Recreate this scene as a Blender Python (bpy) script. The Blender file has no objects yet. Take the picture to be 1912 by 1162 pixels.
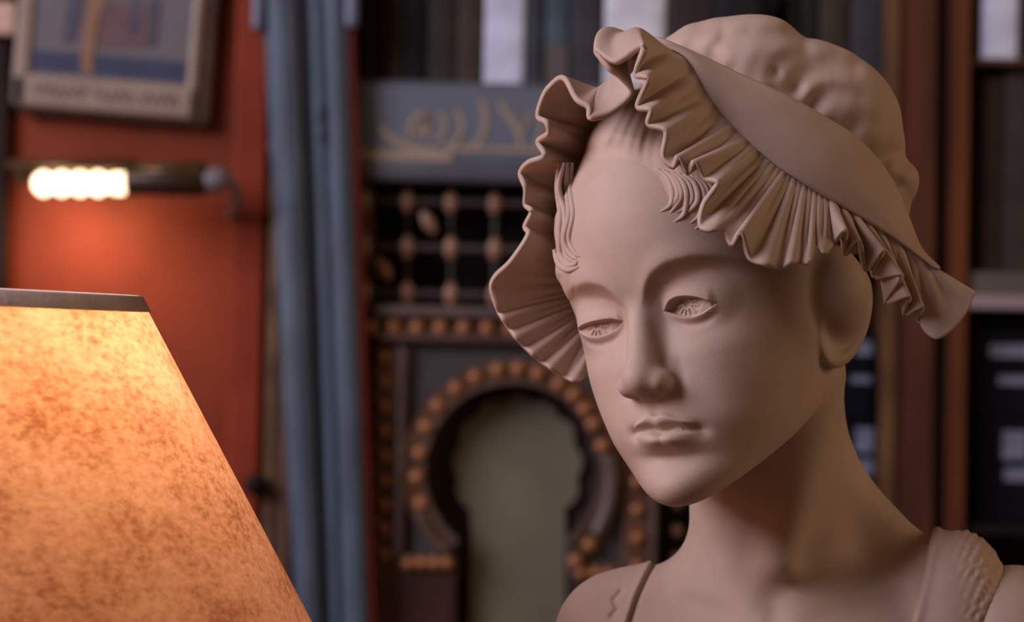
import bpy, bmesh, math, random
import numpy as np
from mathutils import Vector, Matrix
from mathutils.bvhtree import BVHTree

# ------------------------------------------------------------------ camera, world, lights, exposure
SC = bpy.context.scene
COL = SC.collection
FPX = 3983.0                      # focal length in pixels of the 1912 x 1162 frame
CX, CY = 956.0, 581.0
CAM_Z = 1.35
ROLL = math.radians(1.3)
CR, SR = math.cos(ROLL), math.sin(ROLL)
D0 = 1.05                         # distance of the bust

cam_data = bpy.data.cameras.new('camera')
cam_data.sensor_fit = 'HORIZONTAL'
cam_data.sensor_width = 36.0
cam_data.lens = 36.0 * FPX / 1912.0
cam_data.clip_start = 0.02
cam_data.dof.use_dof = True
cam_data.dof.focus_distance = 0.985
cam_data.dof.aperture_fstop = 7.4
cam = bpy.data.objects.new('camera', cam_data)
COL.objects.link(cam)
m = Matrix(((CR, -SR, 0), (0, 0, -1), (SR, CR, 0))).to_4x4()
m.translation = (0, 0, CAM_Z)
cam.matrix_world = m
SC.camera = cam

SC.view_settings.view_transform = 'Standard'
SC.view_settings.look = 'None'
SC.view_settings.gamma = 1.0
SC.view_settings.use_curve_mapping = False
SC.view_settings.exposure = 0.0

world = bpy.data.worlds.new('room_ambience')
SC.world = world
world.use_nodes = True
world.node_tree.nodes['Background'].inputs[0].default_value = (0.62, 0.33, 0.18, 1)
world.node_tree.nodes['Background'].inputs[1].default_value = 0.165


def area(name, loc, target, size, power, color):
    d = bpy.data.lights.new(name, 'AREA')
    d.shape = 'RECTANGLE'
    d.size, d.size_y = size
    d.energy = power
    d.color = color
    o = bpy.data.objects.new(name, d)
    COL.objects.link(o)
    o.location = loc
    o.rotation_euler = (Vector(target) - Vector(loc)).to_track_quat('-Z', 'Y').to_euler()
    return o


BUST_AIM = (0.10, 1.0, 1.35)
area('window_daylight', (-2.60, 0.05, 2.85), BUST_AIM, (1.9, 1.9), 116, (0.97, 0.87, 1.0))
area('warm_fill_light', (2.2, 1.10, 2.05), BUST_AIM, (0.9, 0.9), 11, (1.0, 0.68, 0.42))  # unseen warm fill added at the right for the neck and shoulder


# ------------------------------------------------------------------ pixel and frame helpers
def C2W(x, d, z):
    """camera frame (right, depth, up) in metres -> world"""
    return Vector((x * CR - z * SR, d, CAM_Z + x * SR + z * CR))


def W(px, py, Y):
    return C2W((px - CX) * Y / FPX, Y, (CY - py) * Y / FPX)


# ------------------------------------------------------------------ materials
MATS = {}


def mat(name, color, rough=0.6, noise=0.0, nscale=40.0, bump=0.0, bscale=200.0, metal=0.0, emit=None, estr=0.0,
        color2=None, coat=0.0, spec=0.5, stretch=None, detail=4.0):
    if name in MATS:
        return MATS[name]
    mt = bpy.data.materials.new(name)
    mt.use_nodes = True
    nt = mt.node_tree
    b = nt.nodes['Principled BSDF']
    b.inputs['Roughness'].default_value = rough
    b.inputs['Metallic'].default_value = metal
    b.inputs['Specular IOR Level'].default_value = spec
    b.inputs['Coat Weight'].default_value = coat
    c1 = tuple(color) + (1,)
    b.inputs['Base Color'].default_value = c1
    tc = nt.nodes.new('ShaderNodeTexCoord')
    src = tc.outputs['Object']
    if stretch:
        mp = nt.nodes.new('ShaderNodeMapping')
        mp.inputs['Scale'].default_value = stretch
        nt.links.new(src, mp.inputs['Vector'])
        src = mp.outputs['Vector']
    if color2 is not None or noise:
        n = nt.nodes.new('ShaderNodeTexNoise')
        n.inputs['Scale'].default_value = nscale
        n.inputs['Detail'].default_value = detail
        nt.links.new(src, n.inputs['Vector'])
        r = nt.nodes.new('ShaderNodeValToRGB')
        r.color_ramp.elements[0].position = 0.35
        r.color_ramp.elements[1].position = 0.65
        if color2 is None:
            color2 = tuple(c * (1 - noise) for c in color)
        r.color_ramp.elements[0].color = tuple(color2) + (1,)
        r.color_ramp.elements[1].color = c1
        nt.links.new(n.outputs['Fac'], r.inputs['Fac'])
        nt.links.new(r.outputs['Color'], b.inputs['Base Color'])
    if bump:
        n2 = nt.nodes.new('ShaderNodeTexNoise')
        n2.inputs['Scale'].default_value = bscale
        n2.inputs['Detail'].default_value = 3
        nt.links.new(src, n2.inputs['Vector'])
        bp = nt.nodes.new('ShaderNodeBump')
        bp.inputs['Strength'].default_value = bump
        bp.inputs['Distance'].default_value = 0.002
        nt.links.new(n2.outputs['Fac'], bp.inputs['Height'])
        nt.links.new(bp.outputs['Normal'], b.inputs['Normal'])
    if emit is not None:
        b.inputs['Emission Color'].default_value = tuple(emit) + (1,)
        b.inputs['Emission Strength'].default_value = estr
    MATS[name] = mt
    return mt


# ------------------------------------------------------------------ object helpers
def tag(o, label=None, cat=None, group=None, kind=None):
    if label:
        o['label'] = label
    if cat:
        o['category'] = cat
    if group:
        o['group'] = group
    if kind:
        o['kind'] = kind
    return o


def empty(name, loc, label, cat, group=None):
    o = bpy.data.objects.new(name, None)
    COL.objects.link(o)
    o.location = loc
    o.empty_display_size = 0.05
    return tag(o, label, cat, group)


def link(name, me, material, parent=None, loc=None):
    o = bpy.data.objects.new(name, me)
    COL.objects.link(o)
    if material is not None and len(me.materials) == 0:
        me.materials.append(material)
    if parent is not None:
        o.parent = parent
    if loc is not None:
        o.location = loc
    return o


def mesh(name, verts, faces, smooth=True):
    me = bpy.data.meshes.new(name)
    if isinstance(verts, np.ndarray) and isinstance(faces, np.ndarray):
        n, k = faces.shape
        me.vertices.add(len(verts))
        me.vertices.foreach_set('co', verts.astype(np.float32).ravel())
        me.loops.add(n * k)
        me.loops.foreach_set('vertex_index', faces.astype(np.int32).ravel())
        me.polygons.add(n)
        me.polygons.foreach_set('loop_start', np.arange(0, n * k, k, dtype=np.int32))
        me.update(calc_edges=True)
        me.validate()
    else:
        me.from_pydata([tuple(v) for v in verts], [], [tuple(f) for f in faces])
        me.update()
    me.polygons.foreach_set('use_smooth', np.full(len(me.polygons), smooth, dtype=bool))
    me.update()
    return me


def base_of(parent):
    return Vector(parent.location) if parent is not None else Vector((0, 0, 0))


def bm_mesh(name, bm, smooth=False):
    me = bpy.data.meshes.new(name)
    bm.normal_update()
    bm.to_mesh(me)
    bm.free()
    me.polygons.foreach_set('use_smooth', np.full(len(me.polygons), smooth, dtype=bool))
    me.update()
    return me


def box_mesh(name, sx, sy, sz, bev=0.0, seg=2):
    bm = bmesh.new()
    bmesh.ops.create_cube(bm, size=1.0)
    bmesh.ops.scale(bm, vec=(sx, sy, sz), verts=bm.verts)
    if bev > 0:
        bmesh.ops.bevel(bm, geom=list(bm.edges), offset=min(bev, 0.45 * min(sx, sy, sz)), segments=seg, affect='EDGES', profile=0.5)
    return bm_mesh(name, bm, False)


def box(name, center, size, material, parent=None, bev=0.0, rot=None):
    me = box_mesh(name, *size, bev=bev)
    o = link(name, me, material, parent, Vector(center) - base_of(parent))
    if rot:
        o.rotation_euler = rot
    return o


def pbox(name, x0, y0, x1, y1, Y, depth, material, parent=None, bev=0.0, rot=None):
    """box whose front face lies in the plane y = Y and spans the given pixels there"""
    c = W((x0 + x1) / 2, (y0 + y1) / 2, Y)
    s = Y / FPX
    return box(name, (c.x, Y + depth / 2, c.z), (abs(x1 - x0) * s, depth, abs(y1 - y0) * s), material, parent, bev, rot)


def catmull(P, n, closed=False):
    P = np.asarray(P, float)
    Q = np.vstack([2 * P[0] - P[1], P, 2 * P[-1] - P[-2]])
    out = []
    for i in range(len(P) - 1):
        p0, p1, p2, p3 = Q[i], Q[i + 1], Q[i + 2], Q[i + 3]
        for k in range(n):
            t = k / n
            out.append(0.5 * ((2 * p1) + (-p0 + p2) * t + (2 * p0 - 5 * p1 + 4 * p2 - p3) * t * t + (-p0 + 3 * p1 - 3 * p2 + p3) * t ** 3))
    out.append(P[-1])
    return np.array(out)


def tube_mesh(name, pts, radii, n=8, flat=1.0, closed_ends=True):
    """tube along world points, radius per point"""
    pts = [Vector(p) for p in pts]
    V, F = [], []
    prev = None
    for i, p in enumerate(pts):
        t = (pts[min(i + 1, len(pts) - 1)] - pts[max(i - 1, 0)]).normalized()
        if prev is None:
            a = Vector((0, 1, 0)) if abs(t.y) < 0.9 else Vector((1, 0, 0))
        else:
            a = prev
        u = (a - t * a.dot(t)).normalized()
        prev = u
        v = t.cross(u)
        r = radii[i] if hasattr(radii, '__len__') else radii
        for k in range(n):
            an = 2 * math.pi * k / n
            V.append(p + u * (math.cos(an) * r * flat) + v * (math.sin(an) * r))
    for i in range(len(pts) - 1):
        for k in range(n):
            a, b = i * n + k, i * n + (k + 1) % n
            F.append((a, a + n, b + n, b))
    if closed_ends:
        F.append(tuple(range(n)))
        F.append(tuple(range((len(pts) - 1) * n, len(pts) * n))[::-1])
    return mesh(name, V, F)


def lathe_mesh(name, prof, n=32, smooth=True):
    """profile of (radius, z)"""
    V, F = [], []
    for r, z in prof:
        for k in range(n):
            a = 2 * math.pi * k / n
            V.append((r * math.cos(a), r * math.sin(a), z))
    for i in range(len(prof) - 1):
        for k in range(n):
            a, b = i * n + k, i * n + (k + 1) % n
            F.append((a, b, b + n, a + n))
    return mesh(name, V, F, smooth)
# ------------------------------------------------------------------ the bust: a signed distance field in head coordinates (mm)
HS = 0.8173                                    # head mm -> scene mm
HT = np.array([0.10032, 1.05, -0.01095])       # ear-axis midpoint in the camera frame (m)
_y, _p, _r = [math.radians(a) for a in (-32.114, -5.262, -11.201)]
_Rz = np.array([[math.cos(_y), -math.sin(_y), 0], [math.sin(_y), math.cos(_y), 0], [0, 0, 1]])
_Rx = np.array([[1, 0, 0], [0, math.cos(_p), -math.sin(_p)], [0, math.sin(_p), math.cos(_p)]])
_Ry = np.array([[math.cos(_r), 0, math.sin(_r)], [0, 1, 0], [-math.sin(_r), 0, math.cos(_r)]])
HR = _Ry @ _Rx @ _Rz


def H2C(P):
    """head mm (x to the viewer's right, f forward, z up) -> camera frame m"""
    P = np.asarray(P, float)
    Q = np.stack([P[..., 0], -P[..., 1], P[..., 2]], -1) * (HS / 1000)
    return Q @ HR.T + HT


def C2H(Q):
    P = (np.asarray(Q, float) - HT) @ HR * (1000 / HS)
    return np.stack([P[..., 0], -P[..., 1], P[..., 2]], -1)


def PX(px, py, dmm):
    """pixel at depth offset dmm from the bust plane -> camera frame m"""
    d = D0 + dmm / 1000.0
    return np.array([(px - CX) * d / FPX, d, (CY - py) * d / FPX])


def PH(px, py, dmm):
    return C2H(PX(px, py, dmm))


MMPX = D0 / FPX * 1000 / HS                    # head mm per pixel at the bust plane


def smin(a, b, k):
    h = np.clip(0.5 + 0.5 * (b - a) / k, 0, 1)
    return b * (1 - h) + a * h - k * h * (1 - h)


def smax(a, b, k):
    return -smin(-a, -b, k)


def sph(P, c, r):
    return np.sqrt(((P - np.asarray(c)) ** 2).sum(-1)) - r


def ell(P, c, r):
    r = np.asarray(r, float)
    q = (P - np.asarray(c)) / r
    k0 = np.sqrt((q ** 2).sum(-1)) + 1e-9
    k1 = np.sqrt(((q / r) ** 2).sum(-1)) + 1e-9
    return k0 * (k0 - 1) / k1


def cone(P, a, b, ra, rb):
    a, b = np.asarray(a, float), np.asarray(b, float)
    ab = b - a
    t = np.clip(((P - a) @ ab) / (ab @ ab), 0, 1)
    return np.sqrt(((P - a - t[..., None] * ab) ** 2).sum(-1)) - (ra + (rb - ra) * t)


def table(zs, vs, sm=5.0):
    """smooth lookup table over z"""
    z = np.arange(-130, 160, 0.5)
    v = np.interp(z, zs, vs)
    k = np.exp(-0.5 * (np.arange(-40, 41) * 0.5 / sm) ** 2)
    k /= k.sum()
    v = np.convolve(np.pad(v, 40, mode='edge'), k, 'valid')
    return lambda q: np.interp(q, z, v)


ZT = [-110, -100, -92, -84, -70, -54, -36, -20, -8, 5, 14, 26, 40, 55, 70, 85, 100, 115, 130, 145]
T_F = table(ZT, [70, 84, 91, 93, 90.5, 94, 92.5, 90, 88.5, 88, 89, 94.0, 97, 98.5, 98, 94.5, 87, 75, 56, 25], 4.0)
T_W = table(ZT, [16, 24, 33, 40, 50, 58, 64, 67, 69, 70, 70.5, 71, 71.5, 71.5, 71, 69, 63, 54, 42, 22], 5.0)
T_C = table(ZT, [30, 30, 28, 26, 22, 17, 12, 8, 5, 2, 0, -2, -4, -5, -6, -6, -6, -6, -6, -6], 6.0)
T_N = table(ZT, [2.0, 2.0, 2.0, 2.05, 2.1, 2.2, 2.25, 2.3, 2.35, 2.4, 2.45, 2.45, 2.4, 2.35, 2.3, 2.2, 2.1, 2.0, 2.0, 2.0], 5.0)


def gs(u, s):
    return np.exp(-0.5 * (u / s) ** 2)


def ags(u, sneg, spos):
    return np.exp(-0.5 * (u / np.where(u < 0, sneg, spos)) ** 2)


def sstep(a, b, x):
    t = np.clip((x - a) / (b - a), 0, 1)
    return t * t * (3 - 2 * t)


def curve(xs, ys, sm=1.6):
    g = np.arange(0, 75, 0.25)
    v = np.interp(g, xs, ys)
    k = np.exp(-0.5 * (np.arange(-24, 25) * 0.25 / sm) ** 2)
    k /= k.sum()
    v = np.convolve(np.pad(v, 24, mode='edge'), k, 'valid')
    return lambda q: np.interp(q, g, v)


EYES = {1: dict(cx=29.0, cf=67.0, cz=11.5, x0=14.0, x1=43.0, up=curve([12, 15, 19, 24, 29, 36, 41, 44], [12.5, 13.5, 17.5, 18.8, 18.2, 15.9, 12.4, 10.5], 1.0),
                lo=curve([12, 15, 19, 24, 30, 36, 41, 44], [12.5, 12.5, 10.0, 7.6, 6.6, 7.4, 9.6, 10.5], 1.0)),
        -1: dict(cx=31.0, cf=67.0, cz=12.0, x0=14.5, x1=48.0, up=curve([12, 15, 20, 26, 34, 42, 48, 52], [13, 13.3, 15.6, 16.4, 16.7, 16.3, 14.8, 14.5], 1.0),
                 lo=curve([12, 15, 20, 26, 34, 42, 48, 52], [13, 12.8, 9.8, 8.4, 8.2, 10.6, 14.6, 14.5], 1.0))}
BROW = curve([0, 5, 8.5, 16, 26, 41, 52, 60, 70], [12, 19, 27, 34.5, 38.5, 39, 36, 31, 24], 2.0)
SOCK = curve([0, 5, 9, 14, 22, 36, 48, 56, 62], [0, 0, 2.6, 5.4, 5.6, 5.0, 3.6, 1.2, 0], 2.5)


# body landmarks, laid out in the camera frame
NK0, NK1 = PH(1428, 720, 22), PH(1442, 1030, 26)
BODY = [  # cone: a, b, ra px, rb px, blend
    (PH(1505, 850, 34), PH(1725, 1128, 22), 56, 88, 24),
    (PH(1340, 1125, 34), PH(1165, 1192, 46), 104, 114, 14),
    (PH(1165, 1196, 46), PH(1120, 1420, 40), 116, 130, 20),
    (PH(1740, 1190, 10), PH(1850, 1400, 0), 130, 150, 20),
]
CHEST = [(PH(1440, 1330, 30), 265), (PH(1560, 1330, 18), 270), (PH(1330, 1340, 34), 225), (PH(1430, 1470, 20), 260)]


def to_px(P):
    Q = H2C(P)
    return CX + FPX * Q[..., 0] / Q[..., 1], CY - FPX * Q[..., 2] / Q[..., 1], (Q[..., 1] - D0) * 1000


def poly_dist(u, v, pts):
    """distance in the image plane to a polyline, and parameter"""
    best = np.full(u.shape, 1e9)
    for (ax, ay), (bx, by) in zip(pts[:-1], pts[1:]):
        dx, dy = bx - ax, by - ay
        t = np.clip(((u - ax) * dx + (v - ay) * dy) / (dx * dx + dy * dy), 0, 1)
        best = np.minimum(best, np.hypot(u - ax - t * dx, v - ay - t * dy))
    return best


HAIRLINE = [(1068, 560), (1074, 506), (1060, 470), (1066, 410), (1062, 350), (1070, 318), (1100, 300), (1150, 291), (1196, 302),
            (1232, 328), (1254, 376), (1296, 408), (1345, 430), (1440, 440), (1500, 440), (1900, 440), (1900, -100), (900, -100), (900, 560)]


def inside_poly(u, v, pts):
    c = np.zeros(u.shape, bool)
    n = len(pts)
    for i in range(n):
        (x1, y1), (x2, y2) = pts[i], pts[(i + 1) % n]
        if y1 == y2:
            continue
        cond = ((y1 > v) != (y2 > v)) & (u < (x2 - x1) * (v - y1) / (y2 - y1) + x1)
        c ^= cond
    return c


def sd_head(P):
    x, f, z = P[:, 0], P[:, 1], P[:, 2]
    ax = np.abs(x)
    zc = np.clip(z, -108, 138)
    Wd, Ff, Fc, n = T_W(zc), T_F(zc), T_C(zc), T_N(zc)
    Lf = np.where(f > Fc, Ff - Fc, 95 - np.clip(-(zc + 20) * 0.45, 0, 60))
    q = ((ax / Wd) ** n + (np.abs(f - Fc) / Lf) ** n) ** (1 / n)
    d = (q - 1) * (0.35 * np.minimum(Wd, Lf) + 0.65 * Lf)
    d = smax(d, z - 128, 20)
    d = smin(d, ell(P, (0, -6, 48), (73, 92, 98)), 10)
    # underside of the jaw, rising from chin to ear
    jaw = -(z + 96 + (f - 84) * -0.30 * -1) * 0.93
    jaw = -((z + 98) - (86 - f) * 0.40) * 0.92
    d = smax(d, jaw, 13)
    return d


def sd_features(P, d):
    x, f, z = P[:, 0], P[:, 1], P[:, 2]
    ax = np.abs(x)
    fr = sstep(20, 45, f)                                   # front of the head only
    def bump(a, cx, sx, cz, sz, sym=True):
        return a * gs((ax if sym else x) - cx, sx) * gs(z - cz, sz)
    h = np.zeros_like(d)
    zb = BROW(ax)
    h += -SOCK(ax) * sstep(-2.0, 10.0, zb - z) * sstep(-16, 15, z)                     # sockets under the brow
    h += 1.6 * np.exp(-0.5 * ((ax - 30) / 17) ** 2) * ags(z - zb - 1.0, 2.5, 6.0)      # brow ridge
    h += bump(2.5, 41, 15, -14, 14)                         # cheeks
    h += bump(2.2, 50, 7, 13, 9)
    h += bump(-1.0, 62, 9, 24, 14)                          # temple
    h += bump(-1.2, 27, 9, -38, 12)                         # hollow beside the mouth
    # chin and mouth, in mouth coordinates (slightly turned in the face)
    xm = x - 2.6
    zm = z + 0.13 * x
    axm = np.abs(xm)
    h += 4.2 * gs(x, 15) * gs(z + 86, 9.5)                  # chin
    h += -3.4 * gs(xm, 12) * ags(zm + 68.5, 4.5, 2.6)       # crease under the lip
    h += 3.6 * gs(xm, 16) * gs(zm + 47, 9)                  # mouth barrel
    bow = -44.6 - 6.6 * (np.clip(axm, 0, 22) / 20) ** 1.5 + 1.1 * gs(axm - 5, 2.6) - 0.7 * gs(xm, 1.8)
    wl = 1 - sstep(14, 21, axm)
    h += 2.5 * wl * ags(zm - bow, 4.4, 1.0)                 # edge of the upper lip
    line = -52.6 + 0.9 * gs(axm - 8, 4) - 1.1 * gs(xm, 3.4) - 1.0 * (axm / 20) ** 2
    h += -4.6 * (1 - sstep(15, 23, axm)) * ags(zm - line, 1.1, 2.3)
    h += 5.4 * gs(axm - 3.4, 7.6) * ags(zm + 58.4, 3.3, 3.3) * (1 - 0.10 * gs(xm, 3))
    h += -2.4 * gs(axm - 20.5, 3.2) * gs(zm + 54.0, 3.0)
    h += -1.0 * gs(xm + 1.5, 2.6) * ags(z + 41, 4, 5)       # philtrum
    d = d - h * fr
    # nose
    zt = 0.05 * x
    Pn = P.copy(); Pn[:, 2] += zt
    nose = cone(Pn, (0, 85.0, 22), (0, 103.2, -20.5), 5.6, 7.4)
    nose = smin(nose, cone(Pn, (0, 82, 8), (0, 96, -25), 8.5, 10.5), 7)
    nose = smin(nose, sph(Pn, (0, 105.0, -22.0), 8.2), 5)
    Pa = Pn.copy(); Pa[:, 0] = np.abs(Pa[:, 0])
    nose = smin(nose, ell(Pa, (10.8, 97.0, -26.0), (6.0, 10.0, 6.0)), 6.5)
    nose = smax(nose, -ell(Pa, (6.4, 103.0, -35.5), (3.0, 5.4, 4.4)), 2.2)
    d = smin(d, nose, 5.5)
    d = d + 1.2 * gs(ax - 18.0, 2.4) * gs(z + 26, 7) * fr   # crease behind the wing
    # eyes
    for s, e in EYES.items():
        m = (x * s > 6) & (x * s < 58) & (np.abs(z - 10) < 26) & (f > 35)
        if not m.any():
            continue
        Pm = P[m]
        axm_ = np.abs(Pm[:, 0])
        zz = Pm[:, 2]
        c = np.array([s * e['cx'], e['cf'], e['cz']])
        up, lo = e['up'](axm_), e['lo'](axm_)
        t = (axm_ - e['x0']) / (e['x1'] - e['x0'])
        lid = ell(Pm, c + np.array([0, -1.0, 4.0]), (19.5, 16.6, 19.0))
        dm = smin(d[m], lid, 8.0)
        inw = sstep(-0.05, 0.08, t) * (1 - sstep(0.92, 1.05, t))
        # lid rims
        dm = dm - 2.3 * inw * ags(zz - up, 0.9, 4.0) - 0.8 * inw * ags(zz - lo + 0.6, 1.9, 1.2)
        dm = dm + 0.9 * gs(zz - lo + 5.0, 1.8) * sstep(0.0, 0.3, t) * (1 - sstep(0.75, 1.1, t))
        opn = sstep(-0.45, 0.55, up - zz) * sstep(-0.45, 0.55, zz - lo) * inw
        dm = dm + opn * 4.6
        ball = ell(Pm, c, (23.0, 14.6, 15.5)) + 0.12 * (zz - e['cz'] + 2)
        dx, dz = Pm[:, 0] - c[0] + 2.2, zz - (e['cz'] + 2.6)
        rr = np.hypot(dx, dz)
        th = np.arctan2(dz, dx)
        rays = (0.5 + 0.5 * np.cos(11 * th + 0.6 + 0.8 * np.sin(3 * th))) ** 1.4
        ball = ball + 0.4 * gs(rr - 8.3, 0.6) + 1.4 * (1 - sstep(1.2, 2.8, rr)) \
            + 1.2 * rays * sstep(2.4, 3.8, rr) * (1 - sstep(6.4, 8.2, rr))
        ball = ball + 6.0 * (1 - inw) + 5.0 * (1 - sstep(-2.4, -0.6, np.minimum(up - zz, zz - lo)))
        dm = np.minimum(dm, ball)
        d[m] = dm
    return d


def ell_px(P, c, r, rd, ang):
    """ellipsoid laid out in the picture plane: radii in px and a depth radius in mm"""
    u, v, dep = to_px(P)
    a = math.radians(ang)
    du, dv = u - c[0], v - c[1]
    eu = (du * math.cos(a) + dv * math.sin(a)) / r[0]
    ev = (-du * math.sin(a) + dv * math.cos(a)) / r[1]
    ed = (dep - c[2]) / rd
    q = (np.abs(eu) ** 2.4 + np.abs(ev) ** 2.4 + np.abs(ed) ** 2.4) ** (1 / 2.4)
    return (q - 1) * r[0] * MMPX


def sd_all(P, fine=True):
    d = sd_head(P)
    # neck and shoulders
    nk = cone(P, NK0, NK1, 147 * MMPX, 157 * MMPX)
    nk = smin(nk, cone(P, PH(1540, 700, 5), PH(1455, 1050, -20), 26 * MMPX, 30 * MMPX), 16)   # sternomastoid
    body = None
    for a, b, ra, rb, k in BODY:
        c = cone(P, a, b, ra * MMPX, rb * MMPX)
        body = c if body is None else smin(body, c, k)
    for c, r in CHEST:
        body = smin(body, sph(P, c, r * MMPX), 30)
    body = smin(body, ell_px(P, (1812, 1200, 6), (92, 194), 38, -10), 16)
    nk = smin(nk, body, 24)
    if fine:
        m = (P[:, 1] > 15) & (np.abs(P[:, 0]) < 80) & (P[:, 2] > -112) & (P[:, 2] < 75)
        if m.any():
            d[m] = sd_features(P[m], d[m])
    # near ear
    m = (P[:, 0] > 40) & (np.abs(P[:, 1]) < 60) & (np.abs(P[:, 2]) < 60)
    if m.any():
        Pm = P[m]
        u, v, dep = to_px(Pm)
        ca, sa = math.cos(math.radians(14)), math.sin(math.radians(14))
        eu, ev = (u - 1578) * ca + (v - 592) * sa, -(u - 1578) * sa + (v - 592) * ca
        rr = np.hypot(eu / 47, ev / 98)
        ridge = 4.5 + 2.0 * gs(rr - 0.85, 0.13) - 1.5 * gs(rr, 0.4)
        thin = np.abs(Pm[:, 0] - 66 - 0.28 * (-Pm[:, 1] - 4)) - ridge
        plate = smax((rr - 1) * 47 * MMPX, thin, 3.0)
        d[m] = smin(d[m], plate, 4)
    d = smin(d, ell(P, PH(1548, 545, -16), (70 * MMPX, 84 * MMPX, 92 * MMPX)), 8)      # coil of hair behind the ear
    d = smin(d, nk, 11)
    if fine:
        u, v, dep = to_px(P)
        front = dep < 45
        # hair swept up from the forehead
        m = front & (u > 1000) & (u < 1480) & (v < 600) & (P[:, 1] > 0)
        if m.any():
            um, vm = u[m], v[m]
            ins = inside_poly(um, vm, HAIRLINE)
            dist = poly_dist(um, vm, HAIRLINE[:16])
            w = np.where(ins, sstep(-6, 44, dist), 0.0)
            ang = (um - 1170) * 0.95 + (vm - 300) * 0.22 + 9 * np.sin(vm / 33.0) + 5 * np.sin(um / 21.0)
            strand = 0.30 * np.sin(ang / 3.4 + 1.4 * np.sin(vm / 41.0)) + 0.55 * np.sin(ang / 9.5 + 2 + vm / 70)
            lift = 5.0 + 9.0 * sstep(300, 190, vm) * gs(um - 1150, 90)
            d[m] = d[m] - w * (lift + strand * sstep(1260, 1200, um))
        # neckline of the dress over the far shoulder
        m = front & (u > 980) & (u < 1300) & (v > 980)
        if m.any():
            um, vm = u[m], v[m]
            nl = [(1252, 1008), (1228, 1040), (1208, 1076), (1190, 1116), (1174, 1166), (1164, 1240), (1180, 1330)]
            dd = poly_dist(um, vm, nl)
            left = inside_poly(um, vm, nl + [(900, 1330), (900, 950), (1252, 950)])
            d[m] = d[m] - np.where(left, 2.2 * sstep(0, 7, dd), 0) - 1.0 * gs(dd - 8, 6) * left + 0.9 * gs(dd, 4)
            fold = poly_dist(um, vm, [(1160, 1105), (1146, 1122), (1154, 1138), (1142, 1152)])
            d[m] = d[m] + 1.4 * gs(fold, 4)
        # collar bones and the pit of the throat
        m = front & (v > 960) & (u > 1250) & (u < 1800)
        if m.any():
            um, vm = u[m], v[m]
            cl = poly_dist(um, vm, [(1480, 1150), (1590, 1105), (1700, 1085)])
            cl2 = poly_dist(um, vm, [(1420, 1150), (1330, 1110), (1280, 1095)])
            pit = np.hypot((um - 1448) / 26, (vm - 1140) / 38)
            d[m] = d[m] - 2.6 * gs(cl, 20) - 1.6 * gs(cl2, 17) + 3.2 * np.exp(-0.5 * pit ** 2)
    # flat cut under the chest
    Q = H2C(P)
    d = smax(d, (-(Q[:, 2]) - 0.268) * 1000 / HS, 8)
    return d


def surface_net(fn, lo, hi, step):
    lo, hi = np.asarray(lo, float), np.asarray(hi, float)
    n = np.ceil((hi - lo) / step).astype(int) + 1
    g = [lo[i] + step * np.arange(n[i]) for i in range(3)]
    P = np.stack(np.meshgrid(*g, indexing='ij'), -1).reshape(-1, 3)
    D = np.concatenate([fn(P[i:i + 400000]) for i in range(0, len(P), 400000)]).reshape(n)
    S = D < 0
    cor = [(i, j, k) for i in (0, 1) for j in (0, 1) for k in (0, 1)]
    def sub(A, c):
        return A[c[0]:n[0] - 1 + c[0], c[1]:n[1] - 1 + c[1], c[2]:n[2] - 1 + c[2]]
    cnt = sum(sub(S, c).astype(np.int8) for c in cor)
    act = (cnt > 0) & (cnt < 8)
    idx = -np.ones(act.shape, int)
    ii = np.argwhere(act)
    idx[act] = np.arange(len(ii))
    acc = np.zeros((len(ii), 3)); num = np.zeros(len(ii))
    vals = {c: sub(D, c)[act] for c in cor}
    for a in cor:
        for ax in range(3):
            if a[ax] == 0:
                b = list(a); b[ax] = 1; b = tuple(b)
                va, vb = vals[a], vals[b]
                cr = (va < 0) != (vb < 0)
                t = np.where(cr, va / np.where(cr, va - vb, 1), 0)
                p = np.tile(np.array(a, float), (len(ii), 1)); p[:, ax] = t
                acc[cr] += p[cr]; num[cr] += 1
    V = lo + step * (ii + acc / num[:, None])
    F = []
    for ax in range(3):
        b, c = (ax + 1) % 3, (ax + 2) % 3
        s0 = [slice(None)] * 3; s1 = [slice(None)] * 3
        s0[ax] = slice(0, n[ax] - 1); s1[ax] = slice(1, n[ax])
        A, B = S[tuple(s0)], S[tuple(s1)]
        for sign in (True, False):
            e = np.argwhere((A == sign) & (B != sign))
            ok = (e[:, b] > 0) & (e[:, c] > 0) & (e[:, b] < n[b] - 1) & (e[:, c] < n[c] - 1)
            e = e[ok]
            def cell(db, dc):
                q = e.copy(); q[:, b] -= db; q[:, c] -= dc
                return idx[q[:, 0], q[:, 1], q[:, 2]]
            q = np.stack([cell(1, 1), cell(0, 1), cell(0, 0), cell(1, 0)], -1)
            F.append(q if sign else q[:, ::-1])
    return V, np.vstack(F)


def subdivide(V, F):
    E = np.sort(np.stack([F, np.roll(F, -1, 1)], -1).reshape(-1, 2), 1)
    key = E[:, 0].astype(np.int64) * len(V) + E[:, 1]
    uq, inv = np.unique(key, return_inverse=True)
    em = (V[uq // len(V)] + V[uq % len(V)]) / 2
    fc = V[F].mean(1)
    ei = inv.reshape(-1, 4) + len(V)
    fi = np.arange(len(F)) + len(V) + len(em)
    q = [np.stack([F[:, k], ei[:, k], fi, ei[:, (k + 3) % 4]], -1) for k in range(4)]
    return np.vstack([V, em, fc]), np.vstack(q)


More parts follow.
